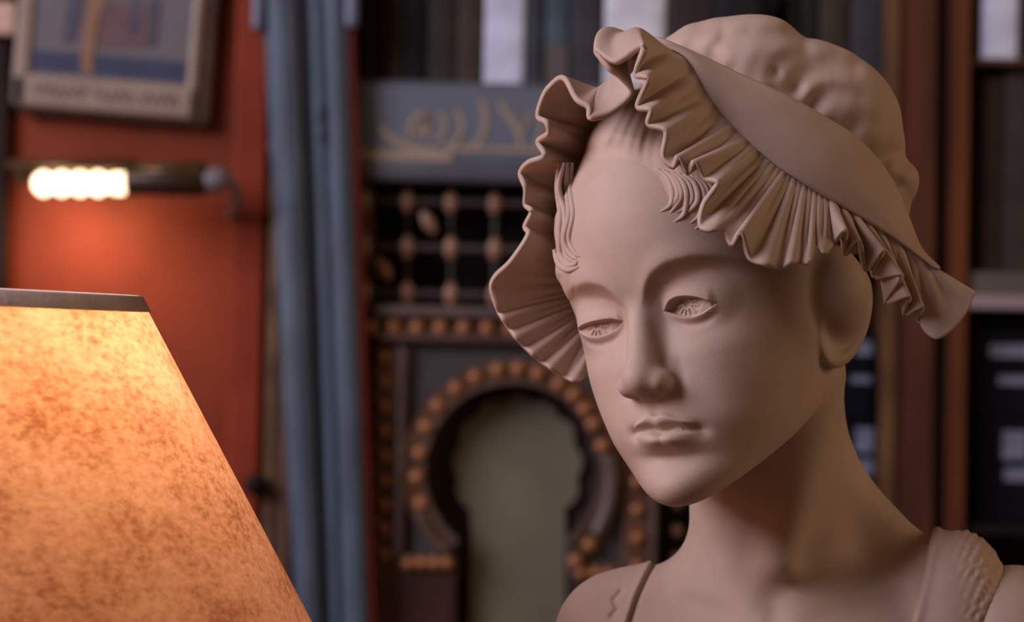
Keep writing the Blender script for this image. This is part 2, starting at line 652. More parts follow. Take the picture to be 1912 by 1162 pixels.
def project(fn, V, it, h=0.35, lim=1.5):
    K = np.array([[1, -1, -1], [-1, -1, 1], [-1, 1, -1], [1, 1, 1]], float)
    for _ in range(it):
        for i in range(0, len(V), 200000):
            P = V[i:i + 200000]
            ds = [fn(P + h * k) for k in K]
            g = sum(k * d[:, None] for k, d in zip(K, ds)) / (4 * h)
            d = sum(ds) / 4
            g2 = np.maximum((g ** 2).sum(-1), 0.15)
            st = np.clip(d / g2, -lim, lim)
            V[i:i + 200000] = P - g * st[:, None]
    return V


def relax(V, F, k=0.5):
    """slide every vertex towards the mean of its neighbours"""
    acc = np.zeros_like(V); num = np.zeros(len(V))
    for a in range(4):
        for b in ((a + 1) % 4, (a + 3) % 4):
            for c in range(3):
                acc[:, c] += np.bincount(F[:, a], weights=V[F[:, b], c], minlength=len(V))
            num += np.bincount(F[:, a], minlength=len(V))
    return V + k * (acc / np.maximum(num, 1)[:, None] - V)


def sculpt(fn, lo, hi, step, levels=2, h=0.35):
    V, F = surface_net(fn, lo, hi, step)
    V = project(fn, V, 2, h=1.0, lim=step)
    V = project(fn, relax(V, F), 2, h=1.0, lim=step)
    for k in range(levels):
        V, F = subdivide(V, F)
        V = project(fn, relax(V, F), 2, h=h, lim=1.2)
        if k == levels - 1:
            V = project(fn, relax(V, F, 0.4), 1, h=h, lim=1.0)
    return V, F


def refine(fn, V, F, pick, h=0.2):
    """subdivide only the picked quads; midpoints on the seam to the rest stay on the old edges"""
    sel = pick(V[F].mean(1))
    R, O = F[sel], F[~sel]
    E = np.sort(np.stack([R, np.roll(R, -1, 1)], -1).reshape(-1, 2), 1)
    key = E[:, 0].astype(np.int64) * len(V) + E[:, 1]
    uq, inv, cnt = np.unique(key, return_inverse=True, return_counts=True)
    n0 = len(V)
    em = (V[uq // n0] + V[uq % n0]) / 2
    fc = V[R].mean(1)
    ei = inv.reshape(-1, 4) + n0
    fi = np.arange(len(R)) + n0 + len(em)
    Q = np.vstack([np.stack([R[:, k], ei[:, k], fi, ei[:, (k + 3) % 4]], -1) for k in range(4)])
    V2 = np.vstack([V, em, fc])
    free = np.zeros(len(V2), bool)
    free[np.unique(Q)] = True
    free[n0 + np.where(cnt == 1)[0]] = False
    rim = np.unique(np.concatenate([(uq // n0)[cnt == 1], (uq % n0)[cnt == 1]]))
    free[rim] = False
    for it in range(2):
        Vr = relax(V2, Q, 0.45)
        V2[free] = Vr[free]
        V2[free] = project(fn, V2[free].copy(), 2, h=h, lim=0.6)
    return V2, np.vstack([O, Q])


def eye_zone(C):
    return (np.abs(np.abs(C[:, 0]) - 30) < 21) & (np.abs(C[:, 2] - 12) < 11) & (C[:, 1] > 45)


def face_zone(C):
    return (eye_zone(C) | ((np.abs(C[:, 0] - 2) < 27) & (np.abs(C[:, 2] + 50) < 22) & (C[:, 1] > 60)) | ((np.abs(C[:, 0]) < 22) & (np.abs(C[:, 2] + 24) < 16) & (C[:, 1] > 75)))


def cam_to_world(Q):
    return np.stack([Q[..., 0] * CR - Q[..., 2] * SR, Q[..., 1], CAM_Z + Q[..., 0] * SR + Q[..., 2] * CR], -1)


terracotta = mat('biscuit_terracotta', (0.48, 0.36, 0.29), rough=0.62, noise=0.10, nscale=35, bump=0.06, bscale=900, spec=0.3)

BUST_BASE = C2W(0.125, 1.07, -0.435)
BUST_BASE.z = round(BUST_BASE.z, 4)
bust = empty('bust', BUST_BASE, 'pale terracotta bust of a girl in a ruffled mob cap, eyes cast down', 'sculpture')


def bust_part(name, V, F, parent=bust, smooth=True, cam_frame=True):
    Wv = cam_to_world(V) if cam_frame else V
    Wv = Wv - np.array(BUST_BASE)
    o = link(name, mesh(name, Wv, F, smooth), terracotta, parent)
    return o


corners = C2H(np.array([PX(x, y, z) for x in (960, 2060) for y in (150, 1660) for z in (-95, 150)]))
lo, hi = corners.min(0) - 2, corners.max(0) + 2
hi[2] = 175
V, F = sculpt(sd_all, lo, hi, 3.3, 2)
V, F = refine(sd_all, V, F, face_zone)
V, F = refine(sd_all, V, F, eye_zone)
body_cam = H2C(V)
body = bust_part('body', body_cam, F)
body['label'] = 'girl\'s head, neck and shoulders with hair swept up from the forehead'
_t = np.vstack([F[:, [0, 1, 2]], F[:, [0, 2, 3]]])
body_bvh = BVHTree.FromPolygons([tuple(v) for v in body_cam], [tuple(t) for t in F.tolist()])


def body_depth(px, py):
    """depth offset (mm) of the body under a pixel"""
    p = PX(px, py, 0)
    dr = Vector(p).normalized()
    hit = body_bvh.ray_cast(Vector((0, 0, 0)), dr)
    return (hit[0].y - D0) * 1000 if hit[0] is not None else None
# ------------------------------------------------------------------ the cap: frilled brim, band and puffed crown
RUFFLE_EDGE = [(1100, 690, 12), (1086, 711, 6), (1069, 713, 0), (1050, 704, 9), (1027, 689, 0), (1010, 677, 8), (993, 663, 0), (978, 649, 7),
               (962, 632, 0), (950, 616, 6), (938, 598, 0), (930, 585, 5), (924, 570, 1), (915, 538, 0), (924, 515, -4), (952, 488, -8), (984, 440, -12),
               (979, 422, -5), (991, 395, -16), (979, 381, -8), (979, 350, -20), (970, 322, -14), (985, 303, -28), (1015, 290, -36), (1003, 264, -24),
               (1022, 248, -42), (1019, 228, -44), (1003, 217, -32), (1010, 186, -38), (1024, 162, -44), (1051, 145, -50), (1075, 185, -64), (1097, 201, -68),
               (1103, 222, -72), (1141, 212, -68), (1180, 176, -68), (1160, 146, -74), (1136, 128, -78), (1113, 96, -72), (1150, 118, -84), (1196, 90, -88),
               (1203, 98, -92), (1186, 140, -84), (1208, 150, -94), (1189, 200, -84), (1213, 207, -95), (1209, 234, -86), (1241, 246, -97), (1236, 293, -87),
               (1255, 313, -90), (1265, 294, -99), (1282, 324, -89), (1296, 303, -100), (1313, 334, -90), (1337, 344, -101), (1311, 385, -91), (1305, 424, -91),
               (1327, 433, -99), (1348, 434, -91), (1365, 460, -94), (1382, 436, -102), (1399, 484, -91), (1430, 497, -97), (1458, 503, -86), (1475, 494, -94),
               (1493, 491, -84), (1510, 492, -91), (1520, 453, -77), (1537, 475, -85), (1556, 457, -73), (1579, 432, -83), (1578, 478, -61), (1604, 452, -77),
               (1618, 508, -57), (1650, 470, -73), (1632, 520, -53), (1684, 516, -69), (1655, 568, -49), (1697, 556, -65), (1690, 590, -47), (1722, 576, -61),
               (1715, 601, -46), (1751, 634, -52), (1796, 596, -50), (1821, 546, -44)]
# seam between brim and band, keyed to the brim's running number
SEAM_KEYS = [(0, (1128, 640, 26)), (5, (1100, 590, 30)), (13, (1085, 530, 28)), (17, (1080, 450, 22)), (21, (1085, 360, 14)), (25, (1100, 280, 4)),
             (29, (1130, 200, -8)), (33, (1170, 140, -20)), (37, (1205, 105, -30)), (40, (1235, 92, -38)), (43, (1285, 110, -48)), (47, (1335, 195, -58)),
             (52, (1395, 262, -64)), (58, (1450, 310, -66)), (63, (1492, 338, -66)), (68, (1535, 365, -64)), (73, (1585, 394, -60)), (78, (1640, 428, -55)),
             (81, (1690, 462, -49)), (84, (1750, 506, -44))]
BULGE_KEYS = [(0, (0, 0, 0)), (30, (0, 0, 0)), (34, (-10, -30, 4)), (37, (-25, -45, 0)), (40, (-30, -42, 0)), (42, (-12, -8, -4)), (46, (0, 0, -4)), (84, (0, 0, 0))]


def keyed(keys, t):
    ks = np.array([k for k, _ in keys], float)
    vs = np.array([v for _, v in keys], float)
    g = np.linspace(0, ks[-1], 850)
    out = []
    for c in range(vs.shape[1]):
        v = np.interp(g, ks, vs[:, c])
        kk = np.exp(-0.5 * (np.arange(-20, 21) / 8.0) ** 2); kk /= kk.sum()
        v = np.convolve(np.pad(v, 20, mode='edge'), kk, 'valid')
        out.append(np.interp(t, g, v))
    return np.stack(out, -1)


def pxc(A):
    d = D0 + A[..., 2] / 1000.0
    return np.stack([(A[..., 0] - CX) * d / FPX, d, (CY - A[..., 1]) * d / FPX], -1)


def strip(name, rows, thick, parent=bust):
    """rows: array (nu, nv, 3) in the camera frame -> thickened sheet"""
    nu, nv = rows.shape[:2]
    du = np.gradient(rows, axis=0); dv = np.gradient(rows, axis=1)
    nrm = np.cross(du, dv)
    nrm /= np.linalg.norm(nrm, axis=-1, keepdims=True) + 1e-12
    for _ in range(3):
        nrm[1:-1] = (nrm[:-2] + 2 * nrm[1:-1] + nrm[2:]) / 4
    nrm /= np.linalg.norm(nrm, axis=-1, keepdims=True) + 1e-12
    a, b = rows + nrm * thick / 2, rows - nrm * thick / 2
    V = np.concatenate([a.reshape(-1, 3), b.reshape(-1, 3)])
    N = nu * nv
    i, j = np.meshgrid(np.arange(nu - 1), np.arange(nv - 1), indexing='ij')
    q = (i * nv + j).ravel()
    top = np.stack([q, q + nv, q + nv + 1, q + 1], -1)
    bot = top[:, ::-1] + N
    F = [top, bot]
    e = np.arange(nu - 1) * nv
    F.append(np.stack([e, e + N, e + nv + N, e + nv], -1))
    e = e + nv - 1
    F.append(np.stack([e, e + nv, e + nv + N, e + N], -1))
    e = np.arange(nv - 1)
    F.append(np.stack([e, e + 1, e + 1 + N, e + N], -1))
    e = e + (nu - 1) * nv
    F.append(np.stack([e, e + N, e + 1 + N, e + 1], -1))
    return bust_part(name, V, np.vstack(F), parent)


SUB = 10
edge = np.array(RUFFLE_EDGE, float)
_zs = edge[:, 2].copy()
for _ in range(6):
    _zs[1:-1] = (_zs[:-2] + 2 * _zs[1:-1] + _zs[2:]) / 4
edge[:, 2] = _zs + np.interp(np.arange(len(_zs)), [0, 42, 48, 66, 70, 84], [0.6, 0.6, 0.42, 0.42, 0.6, 0.6]) * (edge[:, 2] - _zs)
edge = catmull(edge, SUB)
tt = np.arange(len(edge)) / SUB
seam = keyed(SEAM_KEYS, tt)
bulge = keyed(BULGE_KEYS, tt)
vv = np.linspace(0, 1, 28)
S3, E3 = seam[:, None, :], edge[:, None, :]
v3 = vv[None, :, None]
rows = S3 + (E3 - S3) * v3 + bulge[:, None, :] * (4 * v3 * (1 - v3))
# fine secondary pleats
rows[..., 2] += 0.9 * np.sin(tt * 2 * np.pi * 0.93 + 0.8)[:, None] * np.sin(np.pi * np.clip(vv * 1.1, 0, 1))[None, :]
ruffle = strip('cap_ruffle', pxc(rows), 0.0024)
ruffle['label'] = 'pleated frill round the face'

# band
low = np.array([s for _, s in SEAM_KEYS[8:]], float)
BAND_UP = [(1222, 72, -24), (1240, 78, -30), (1300, 104, -40), (1380, 142, -47), (1440, 168, -50), (1490, 193, -50), (1540, 222, -49), (1600, 262, -45),
           (1655, 325, -38), (1690, 400, -34), (1716, 464, -37), (1752, 503, -42)]
lo_ = catmull(low, 10)
up_ = catmull(BAND_UP, 10)
def resample(A, n):
    s = np.r_[0, np.cumsum(np.linalg.norm(np.diff(A[:, :2], axis=0), axis=1))]
    return np.stack([np.interp(np.linspace(0, s[-1], n), s, A[:, c]) for c in range(3)], -1)
lo_, up_ = resample(lo_, 120), resample(up_, 120)
vv = np.linspace(0, 1, 16)
v3 = vv[None, :, None]
rows = lo_[:, None, :] + (up_ - lo_)[:, None, :] * v3
rows[..., 2] += -2.2 - 6.0 * np.sin(np.pi * vv)[None, :] * np.sin(np.pi * np.linspace(0, 1, 120))[:, None] ** 0.5
band = strip('cap_band', pxc(rows), 0.0030)
band['label'] = 'smooth band between frill and crown'

# crown
CROWN = [((1395, 208, -2), 176), ((1420, 270, 45), 170), ((1515, 252, 0), 168), ((1590, 345, 0), 122), ((1560, 340, 60), 150), ((1320, 160, 0), 118)]
CROWN_C = [(PH(*c), r * MMPX) for c, r in CROWN]
BAND_UP2 = [(a, b) for a, b, _ in BAND_UP]


def sd_crown(P):
    d = None
    for c, r in CROWN_C:
        s = sph(P, c, r)
        d = s if d is None else smin(d, s, 9)
    u, v, dep = to_px(P)
    w = poly_dist(u, v, BAND_UP2)
    s = (u - 1230) * 0.82 + (v - 80) * 0.57          # along the band
    q = -(u - 1230) * 0.57 + (v - 80) * 0.82         # across it (negative = up, away from the band)
    g = np.exp(-w / 48.0)
    fold = np.sin(s / 13.0 + 1.3 * np.sin(s / 47.0) - w / 45.0) + 0.5 * np.sin(s / 6.6 + 2.0 + w / 30.0)
    d = d - 0.9 * g * fold + 0.5 * g
    def V(pts, wd, a):
        return 0.62 * a * gs(poly_dist(u, v, pts), wd * 1.45)
    d = d + V([(1232, 100), (1262, 66), (1300, 50), (1345, 52)], 7, 1.6) - V([(1255, 92), (1290, 68), (1330, 66)], 10, 1.6)
    d = d + V([(1336, 96), (1352, 78), (1400, 66), (1470, 66), (1500, 74)], 9, 4.2) - V([(1345, 55), (1400, 44), (1450, 44)], 14, 2.0)
    d = d - V([(1360, 108), (1410, 88), (1480, 84), (1540, 92)], 14, 2.4)
    d = d + V([(1440, 140), (1452, 118), (1500, 100)], 9, 2.6) + V([(1478, 162), (1500, 140), (1545, 122), (1590, 128)], 11, 3.4)
    d = d - V([(1500, 170), (1535, 148), (1580, 148)], 9, 2.2) + V([(1520, 192), (1560, 172), (1600, 180)], 9, 2.0)
    d = d + V([(1590, 245), (1615, 225), (1650, 232)], 10, 2.2) - V([(1560, 200), (1600, 205), (1640, 240)], 12, 1.5)
    d = d + V([(1636, 300), (1665, 288), (1694, 296)], 10, 3.6) + V([(1665, 340), (1685, 352), (1700, 378)], 8, 2.8)
    d = d - V([(1650, 320), (1685, 316), (1710, 330)], 10, 1.8)
    d = d - 0.7 * np.sin(u / 41.0 + 1) * np.sin(v / 37.0 + u / 90.0)
    pits = np.minimum(np.hypot(u - 1447, v - 137), np.hypot(u - 1490, v - 168))
    d = d + 2.0 * gs(pits, 9)
    return d


cc = C2H(np.array([PX(x, y, z) for x in (1180, 1740) for y in (10, 520) for z in (-60, 115)]))
Vc, Fc = sculpt(sd_crown, cc.min(0), cc.max(0), 4.0, 2, h=0.5)
crown = bust_part('cap_crown', H2C(Vc), Fc)
crown['label'] = 'puffed gathered crown of the cap'
# ------------------------------------------------------------------ curls, sleeve and foot of the bust
def lock(pts, r0, lift=-0.3, name='hair_lock'):
    """a tapering lock of hair laid along pixels on the forehead"""
    P = catmull([(a, b, 0) for a, b in pts], 8)
    out, rad = [], []
    n = len(P)
    ds = [body_depth(a, b) for a, b, _ in P]
    ok = [i for i in range(n) if ds[i] is not None]
    ds = np.interp(range(n), ok, [ds[i] for i in ok]) if ok else np.full(n, -40.0)
    for _ in range(3):
        ds[1:-1] = (ds[:-2] + 2 * ds[1:-1] + ds[2:]) / 4
    for i, (a, b, _) in enumerate(P):
        out.append(C2W(*PX(a, b, ds[i] - lift)) - BUST_BASE)
        t = i / (n - 1)
        rad.append(max(0.0004, r0 * (math.sin(math.pi * (0.12 + 0.83 * t)) ** 0.8)))
    return link(name, tube_mesh(name, out, rad, n=10), terracotta, bust)


LOCKS = []
random.seed(11)
J = lambda a: random.uniform(-a, a)
for k in range(9):                                   # curls falling out under the frill
    o = k * 10.5 + J(4)
    e = J(10)
    LOCKS.append(([(1226 + o, 316 + 2.0 * k), (1246 + o * 0.98, 332 + 2.4 * k), (1257 + o * 0.92, 358 + 2.6 * k), (1250 + o * 0.88 + J(3), 382 + 3.0 * k + e), (1232 + o * 0.86 + J(6), 396 + 3.2 * k + e)],
                  0.0015 + 0.0006 * random.random()))
for k in range(4):                                   # side lock by the temple
    o = k * 8.0 + J(2)
    LOCKS.append(([(1044 + o, 304), (1038 + o + J(4), 350), (1048 + o + J(3), 400), (1042 + o + J(4), 446), (1050 + o, 482 - 3 * k), (1066 + o * 0.7, 494 - 5 * k)], 0.0017))
LOCKS += [([(1034, 466), (1044, 492), (1062, 504), (1082, 498)], 0.0019), ([(1046, 482), (1060, 496), (1076, 492), (1078, 484)], 0.0015)]
for pts, r in LOCKS:
    lock(pts, r)


def sd_sleeve(P):
    """cloth lying on the shoulder: an offset of the body, cut along the neckline, lace worked into it"""
    d = sd_all(P, False)
    u, v, dep = to_px(P)
    lace = sstep(1775, 1815, u - (v - 1040) * 0.1)
    tex = np.sin(u / 3.4 + 1.7 * np.sin(v / 13.0)) * np.sin(v / 4.2 + 1.3 * np.sin(u / 11.0))
    cut = (1739 - (v - 995) * 0.22 - u) * MMPX
    d = d - 2.6 - lace * (0.34 * tex + 0.22 * np.sin(u / 2.9 + v / 7.1)) - 1.0 * gs(cut + 3, 2.5)
    d = smax(d, cut, 2.5)
    d = smax(d, (u - 1884 - (v - 1160) * 0.06) * MMPX, 3)
    return smax(d, (v - 1400) * MMPX, 6)


cc = C2H(np.array([PX(x, y, z) for x in (1690, 1930) for y in (970, 1425) for z in (-60, 60)]))
Vs, Fs = sculpt(sd_sleeve, cc.min(0), cc.max(0), 4.0, 2, h=0.4)
sleeve = bust_part('dress_sleeve', H2C(Vs), Fs)
sleeve['label'] = 'lace-edged puffed sleeve over the near shoulder'

arm_prof = []
def sd_arm(P):
    d = ell_px(P, (1900, 1270, 12), (120, 215), 55, -6)
    return smax(d, (to_px(P)[1] - 1440) * MMPX, 10)
cc = C2H(np.array([PX(x, y, z) for x in (1760, 2050) for y in (1020, 1460) for z in (-60, 85)]))
Vs, Fs = sculpt(sd_arm, cc.min(0), cc.max(0), 6.0, 1, h=0.5)
bust_part('upper_arm', H2C(Vs), Fs)

# turned foot under the chest
chest_z = C2W(0.125, 1.07, -0.262).z - BUST_BASE.z
prof = [(0.0, 0.0), (0.082, 0.0), (0.085, 0.004), (0.085, 0.022), (0.080, 0.028), (0.066, 0.032), (0.058, 0.042), (0.050, 0.060), (0.045, 0.085), (0.047, 0.105),
        (0.056, 0.118), (0.062, 0.124), (0.062, 0.132), (0.055, 0.138), (0.060, chest_z), (0.0, chest_z)]
link('turned_foot', lathe_mesh('turned_foot', prof, 48), terracotta, bust)
# ------------------------------------------------------------------ the room
YB = 2.50          # front plane of wall and cabinet behind the bust
def solid(name, *a, **k):
    return mat(name, *a, **k)

red_paint = mat('red_wall_paint', (0.26, 0.045, 0.016), rough=0.65, spec=0.2, noise=0.35, nscale=6, bump=0.15, bscale=60)
red_trim = mat('red_trim_paint', (0.27, 0.042, 0.018), rough=0.6, spec=0.15, noise=0.3, nscale=9)
red_deep = mat('deep_red_edge', (0.20, 0.018, 0.012), rough=0.5, noise=0.3, nscale=12)
dark_wood = mat('dark_stained_wood', (0.030, 0.016, 0.011), rough=0.6, spec=0.15, noise=0.5, nscale=12, stretch=(6, 6, 1))
near_black = mat('cabinet_shade_black', (0.010, 0.008, 0.009), rough=0.7, spec=0.15)  # near-black stands in for shade inside the cabinets; low shelf and knob share it
blue_paint = mat('worn_blue_paint', (0.088, 0.128, 0.185), rough=0.5, color2=(0.055, 0.08, 0.12), nscale=9, stretch=(5, 5, 1), bump=0.2, bscale=50)
blue_dark = mat('groove_blue_black', (0.014, 0.020, 0.030), rough=0.7)
gilt = mat('old_gilt', (0.22, 0.125, 0.05), rough=0.45, color2=(0.07, 0.03, 0.018), nscale=22, stretch=(3, 3, 1))
floor_m = mat('brown_floorboards', (0.10, 0.055, 0.03), rough=0.5, noise=0.5, nscale=5, stretch=(1, 8, 1))
brown_post = mat('reddish_walnut', (0.105, 0.036, 0.020), rough=0.4, color2=(0.060, 0.020, 0.014), nscale=7, stretch=(6, 6, 0.6))
orange_post = mat('orange_walnut', (0.155, 0.050, 0.018), rough=0.4, color2=(0.09, 0.026, 0.012), nscale=7, stretch=(6, 6, 0.6))
tan_edge = mat('worn_tan_edge', (0.17, 0.085, 0.035), rough=0.5, noise=0.4, nscale=12)

box('floor', (0.3, 1.2, -0.02), (6.0, 4.2, 0.04), floor_m)['kind'] = 'structure'
wl = W(20, 0, YB).x
wr = W(505, 0, YB).x
H = 2.5
# the wall behind everything, and the red pier that carries the picture
box('wall_back', (0.4, 2.985, H / 2), (5.4, 0.09, H), dark_wood)['kind'] = 'structure'
xl, xr = W(-420, 580, YB).x, W(498, 580, YB).x
box('wall_left', ((xl + xr) / 2, YB + 0.22, H / 2), (xr - xl, 0.44, H), red_paint)['kind'] = 'structure'
# flat red pilaster at the pier's edge
x0, x1 = W(432, 580, YB).x, W(492, 580, YB).x
box('trim_1', ((x0 + x1) / 2, YB - 0.006, H / 2), (x1 - x0, 0.012, H), red_trim, bev=0.003)['kind'] = 'structure'
# dark door post at the pier's other edge
x1 = W(20, 300, YB).x
box('trim_2', (x1 - 0.06, YB - 0.008, H / 2), (0.12, 0.016, H), dark_wood, bev=0.004)['kind'] = 'structure'

# gilded fillet beside the blue post
gf = empty('gilded_fillet', (W(512, 600, YB - 0.05).x, YB - 0.02, 0.0), 'narrow gilded and painted fillet between the red pier and the blue post', 'moulding')
zt = W(512, 285, YB).z
zm_ = W(512, 735, YB).z
gx = gf.location.x
box('gilt_strip', (gx - 0.006, YB - 0.006, (zt + 0) / 2), (0.012, 0.012, zt), gilt, gf, bev=0.004)
box('painted_strip', (gx + 0.011, YB - 0.005, (zt + 0) / 2), (0.020, 0.010, zt), mat('rubbed_brown_paint', (0.13, 0.055, 0.03), rough=0.6, color2=(0.05, 0.03, 0.022), nscale=14, stretch=(2, 2, 1)), gf, bev=0.003)
box('cap_block', (gx - 0.004, YB - 0.005, zt + 0.006), (0.026, 0.010, 0.012), gilt, gf, bev=0.003)
lathe_o = link('wall_knob', lathe_mesh('wall_knob', [(0.0, 0.016), (0.010, 0.012), (0.013, 0.004), (0.012, -0.006), (0.006, -0.012), (0.0, -0.013)], 20), near_black, None,
               W(478, 905, YB - 0.020))
tag(lathe_o, 'small dark round knob on the red pilaster beside the gilded fillet', 'knob')
lathe_o.rotation_euler = (math.pi / 2, 0, 0)

# ------------------------------------------------------------------ blue double post
YP = 2.455
def post_rail(name, top0, top1, bot0, bot1, Y, dep, material, parent, prof=7):
    """upright with a rounded front, given by its pixel edges at the top and bottom of the frame, prolonged to the floor and above"""
    a0, a1, b0, b1 = W(top0, 0, Y), W(top1, 0, Y), W(bot0, 1162, Y), W(bot1, 1162, Y)
    V, F = [], []
    zs = [0.0, 0.6, b0.z, a0.z, 2.3]
    for z in zs:
        t = (z - b0.z) / (a0.z - b0.z)
        xa = b0.x + (a0.x - b0.x) * t
        xb = b1.x + (a1.x - b1.x) * t
        for k in range(prof):
            an = math.pi * k / (prof - 1)
            x = (xa + xb) / 2 - math.cos(an) * (xb - xa) / 2
            V.append((x, Y + dep - math.sin(an) ** 0.6 * dep, z))
        V.append((xb, Y + dep + 0.008, z)); V.append((xa, Y + dep + 0.008, z))
    n = prof + 2
    for i in range(len(zs) - 1):
        for k in range(n):
            a, b = i * n + k, i * n + (k + 1) % n
            F.append((a, b, b + n, a + n))
    F.append(tuple(range(n))[::-1]); F.append(tuple(range((len(zs) - 1) * n, len(zs) * n)))
    me = mesh(name, [Vector(v) - base_of(parent) for v in V], F, False)
    return link(name, me, material, parent)


bp = empty('blue_post', (W(640, 1162, YP).x, YP + 0.05, 0), 'worn blue painted post of two rounded rails with a dark groove', 'post')
post_rail('rail', 486, 556, 549, 602, YP, 0.022, blue_paint, bp)
post_rail('groove', 552, 584, 598, 622, YP + 0.014, 0.008, blue_dark, bp)
post_rail('inner_bead', 576, 602, 616, 640, YP + 0.007, 0.012, blue_paint, bp)
post_rail('rail', 598, 646, 636, 690, YP, 0.020, blue_paint, bp)
post_rail('backing', 490, 646, 552, 688, YP + 0.016, 0.006, blue_dark, bp)
post_rail('red_edge', 640, 660, 684, 702, YP + 0.010, 0.012, red_deep, bp)
pale_blue = mat('pale_blue_paint', (0.15, 0.185, 0.27), rough=0.5, noise=0.2, nscale=20)
pbox('capital_ear', 470, -70, 491, 58, YP - 0.004, 0.03, pale_blue, bp, bev=0.006)
pbox('capital_ear', 644, -70, 668, 52, YP - 0.004, 0.03, pale_blue, bp, bev=0.006)
for (x0, y0, x1, y1) in [(588, 190, 600, 226), (590, 232, 602, 262)]:
    pbox('hinge_knuckle', x0, y0, x1, y1, YP - 0.002, 0.02, blue_paint, bp, bev=0.003)

# ------------------------------------------------------------------ framed print
PY = YB - 0.035
tilt = math.radians(-4.6 + 1.3)
pc = W(215, 20, PY)
picture = empty('framed_print', (pc.x, PY + 0.0345, pc.z), 'framed poster with a blue strip and a line of script, hung over the picture light', 'picture')
picture.rotation_euler = (0, -tilt, 0)
cream = mat('cream_frame', (0.33, 0.245, 0.19), rough=0.5, noise=0.15, nscale=30)
greige = mat('grey_brown_frame_side', (0.13, 0.088, 0.070), rough=0.5, noise=0.2, nscale=30)
s = PY / FPX


def pic(name, x0, y0, x1, y1, dep, depth, material, bev=0.0, parent=None):
    """box in the picture's own plane; pixel offsets from the picture's centre (215, 20); dep = how far its face stands from the wall"""
    o = box(name, (0, 0, 0), (abs(x1 - x0) * s, depth, abs(y1 - y0) * s), material, parent or picture, bev)
    o.location = ((x0 + x1) / 2 * s, -dep + depth / 2, -(y0 + y1) / 2 * s)
    return o


pic('frame_back', -178, -420, 188, 204, 0.026, 0.026, greige, 0.012)
for nm, r in (('frame_bar', (-184, -430, -150, 192)), ('frame_bar', (142, -430, 164, 192)), ('frame_bar', (-184, 128, 164, 192)), ('frame_bar', (-184, -430, 164, -396))):
    pic(nm, *r, 0.034, 0.014, cream, 0.006)
paper = mat('poster_ground', (0.155, 0.125, 0.125), rough=0.6, color2=(0.125, 0.125, 0.15), nscale=14)
pic('print', -152, -400, 145, 132, 0.029, 0.004, paper)
navy = mat('poster_navy', (0.030, 0.042, 0.10), rough=0.6, noise=0.2, nscale=30)
pic('navy_strip', -148, 84, 140, 122, 0.0302, 0.002, navy)
fig = mat('poster_ochre', (0.28, 0.145, 0.075), rough=0.6, noise=0.2, nscale=30)
slate = mat('poster_slate', (0.075, 0.075, 0.125), rough=0.6, noise=0.3, nscale=40)
rose = mat('poster_rose', (0.155, 0.085, 0.095), rough=0.6, noise=0.3, nscale=40)


def flat_shape(name, poly, dep, material):
    """flat printed shape in the picture's plane"""
    V = [(x * s, -dep, -y * s) for x, y in poly] + [(x * s, -dep + 0.0015, -y * s) for x, y in poly]
    n = len(poly)
    F = [tuple(range(n)), tuple(range(n, 2 * n))[::-1]] + [(i, i + n, (i + 1) % n + n, (i + 1) % n) for i in range(n)]
    return link(name, mesh(name, V, F, False), material, picture)


flat_shape('printed_figure', [(-55, -60), (-25, -60), (-20, -20), (-30, 10), (-34, 60), (-36, 100), (-34, 120), (-56, 120), (-58, 90), (-56, 40), (-52, 0)], 0.0312, fig)
flat_shape('printed_block', [(-90, -60), (-60, -60), (-66, 20), (-72, 62), (-96, 66), (-92, 10)], 0.0306, slate)
flat_shape('printed_block', [(-24, -20), (60, -20), (66, 60), (-26, 70)], 0.0306, rose)
flat_shape('printed_block', [(28, -28), (46, -26), (44, 40), (30, 42)], 0.0310, slate)
flat_shape('printed_block', [(62, -28), (80, -30), (78, 56), (66, 58)], 0.0310, slate)
script_m = mat('poster_script', (0.17, 0.125, 0.12), rough=0.6)
random.seed(4)
for (xa, xb) in [(-140, -40), (-26, 48), (58, 134)]:          # three written words, too soft to read
    pts = []
    x = xa
    k = 0
    while x < xb:
        pts.append((x * s, -0.0345, -(158 + (8 if k % 2 else -8) + random.uniform(-4, 4)) * s))
        x += 8
        k += 1
    link('script_word', tube_mesh('script_word', pts, 2.4 * s, n=6), script_m, picture)
# ivory plaque on the dark post
pq = pbox('ivory_plaque', -60, 2, 30, 66, YB - 0.030, 0.014, mat('ivory_enamel', (0.62, 0.42, 0.33), rough=0.35), None, bev=0.006)
tag(pq, 'small ivory rounded plaque on the dark door post', 'plaque')

# ------------------------------------------------------------------ picture light
PLY = YB - 0.085
brass = mat('dull_brass', (0.20, 0.115, 0.05), rough=0.35, metal=0.6, noise=0.2, nscale=40)
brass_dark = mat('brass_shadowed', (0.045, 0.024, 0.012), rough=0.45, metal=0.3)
pl_c = W(230, 335, PLY)
plight = empty('picture_light', (pl_c.x, YB, pl_c.z), 'lit brass tube picture light on the red wall under the framed print', 'lamp')
sp = PLY / FPX


def ptube(name, px0, px1, py, rpx, material, n=20, prof=None, dy=0.0, parent=plight):
    a, b = W(px0, py, PLY + dy), W(px1, py, PLY + dy)
    L = (b - a).length
    pr = prof or [(0, 0), (0.85, 0.0), (1, 0.04), (1, 0.96), (0.85, 1.0), (0, 1)]
    me = lathe_mesh(name, [(r * rpx * sp, t * L) for r, t in pr], n)
    o = link(name, me, material, parent, a - plight.location)
    o.rotation_euler = (b - a).to_track_quat('Z', 'Y').to_euler()
    return o


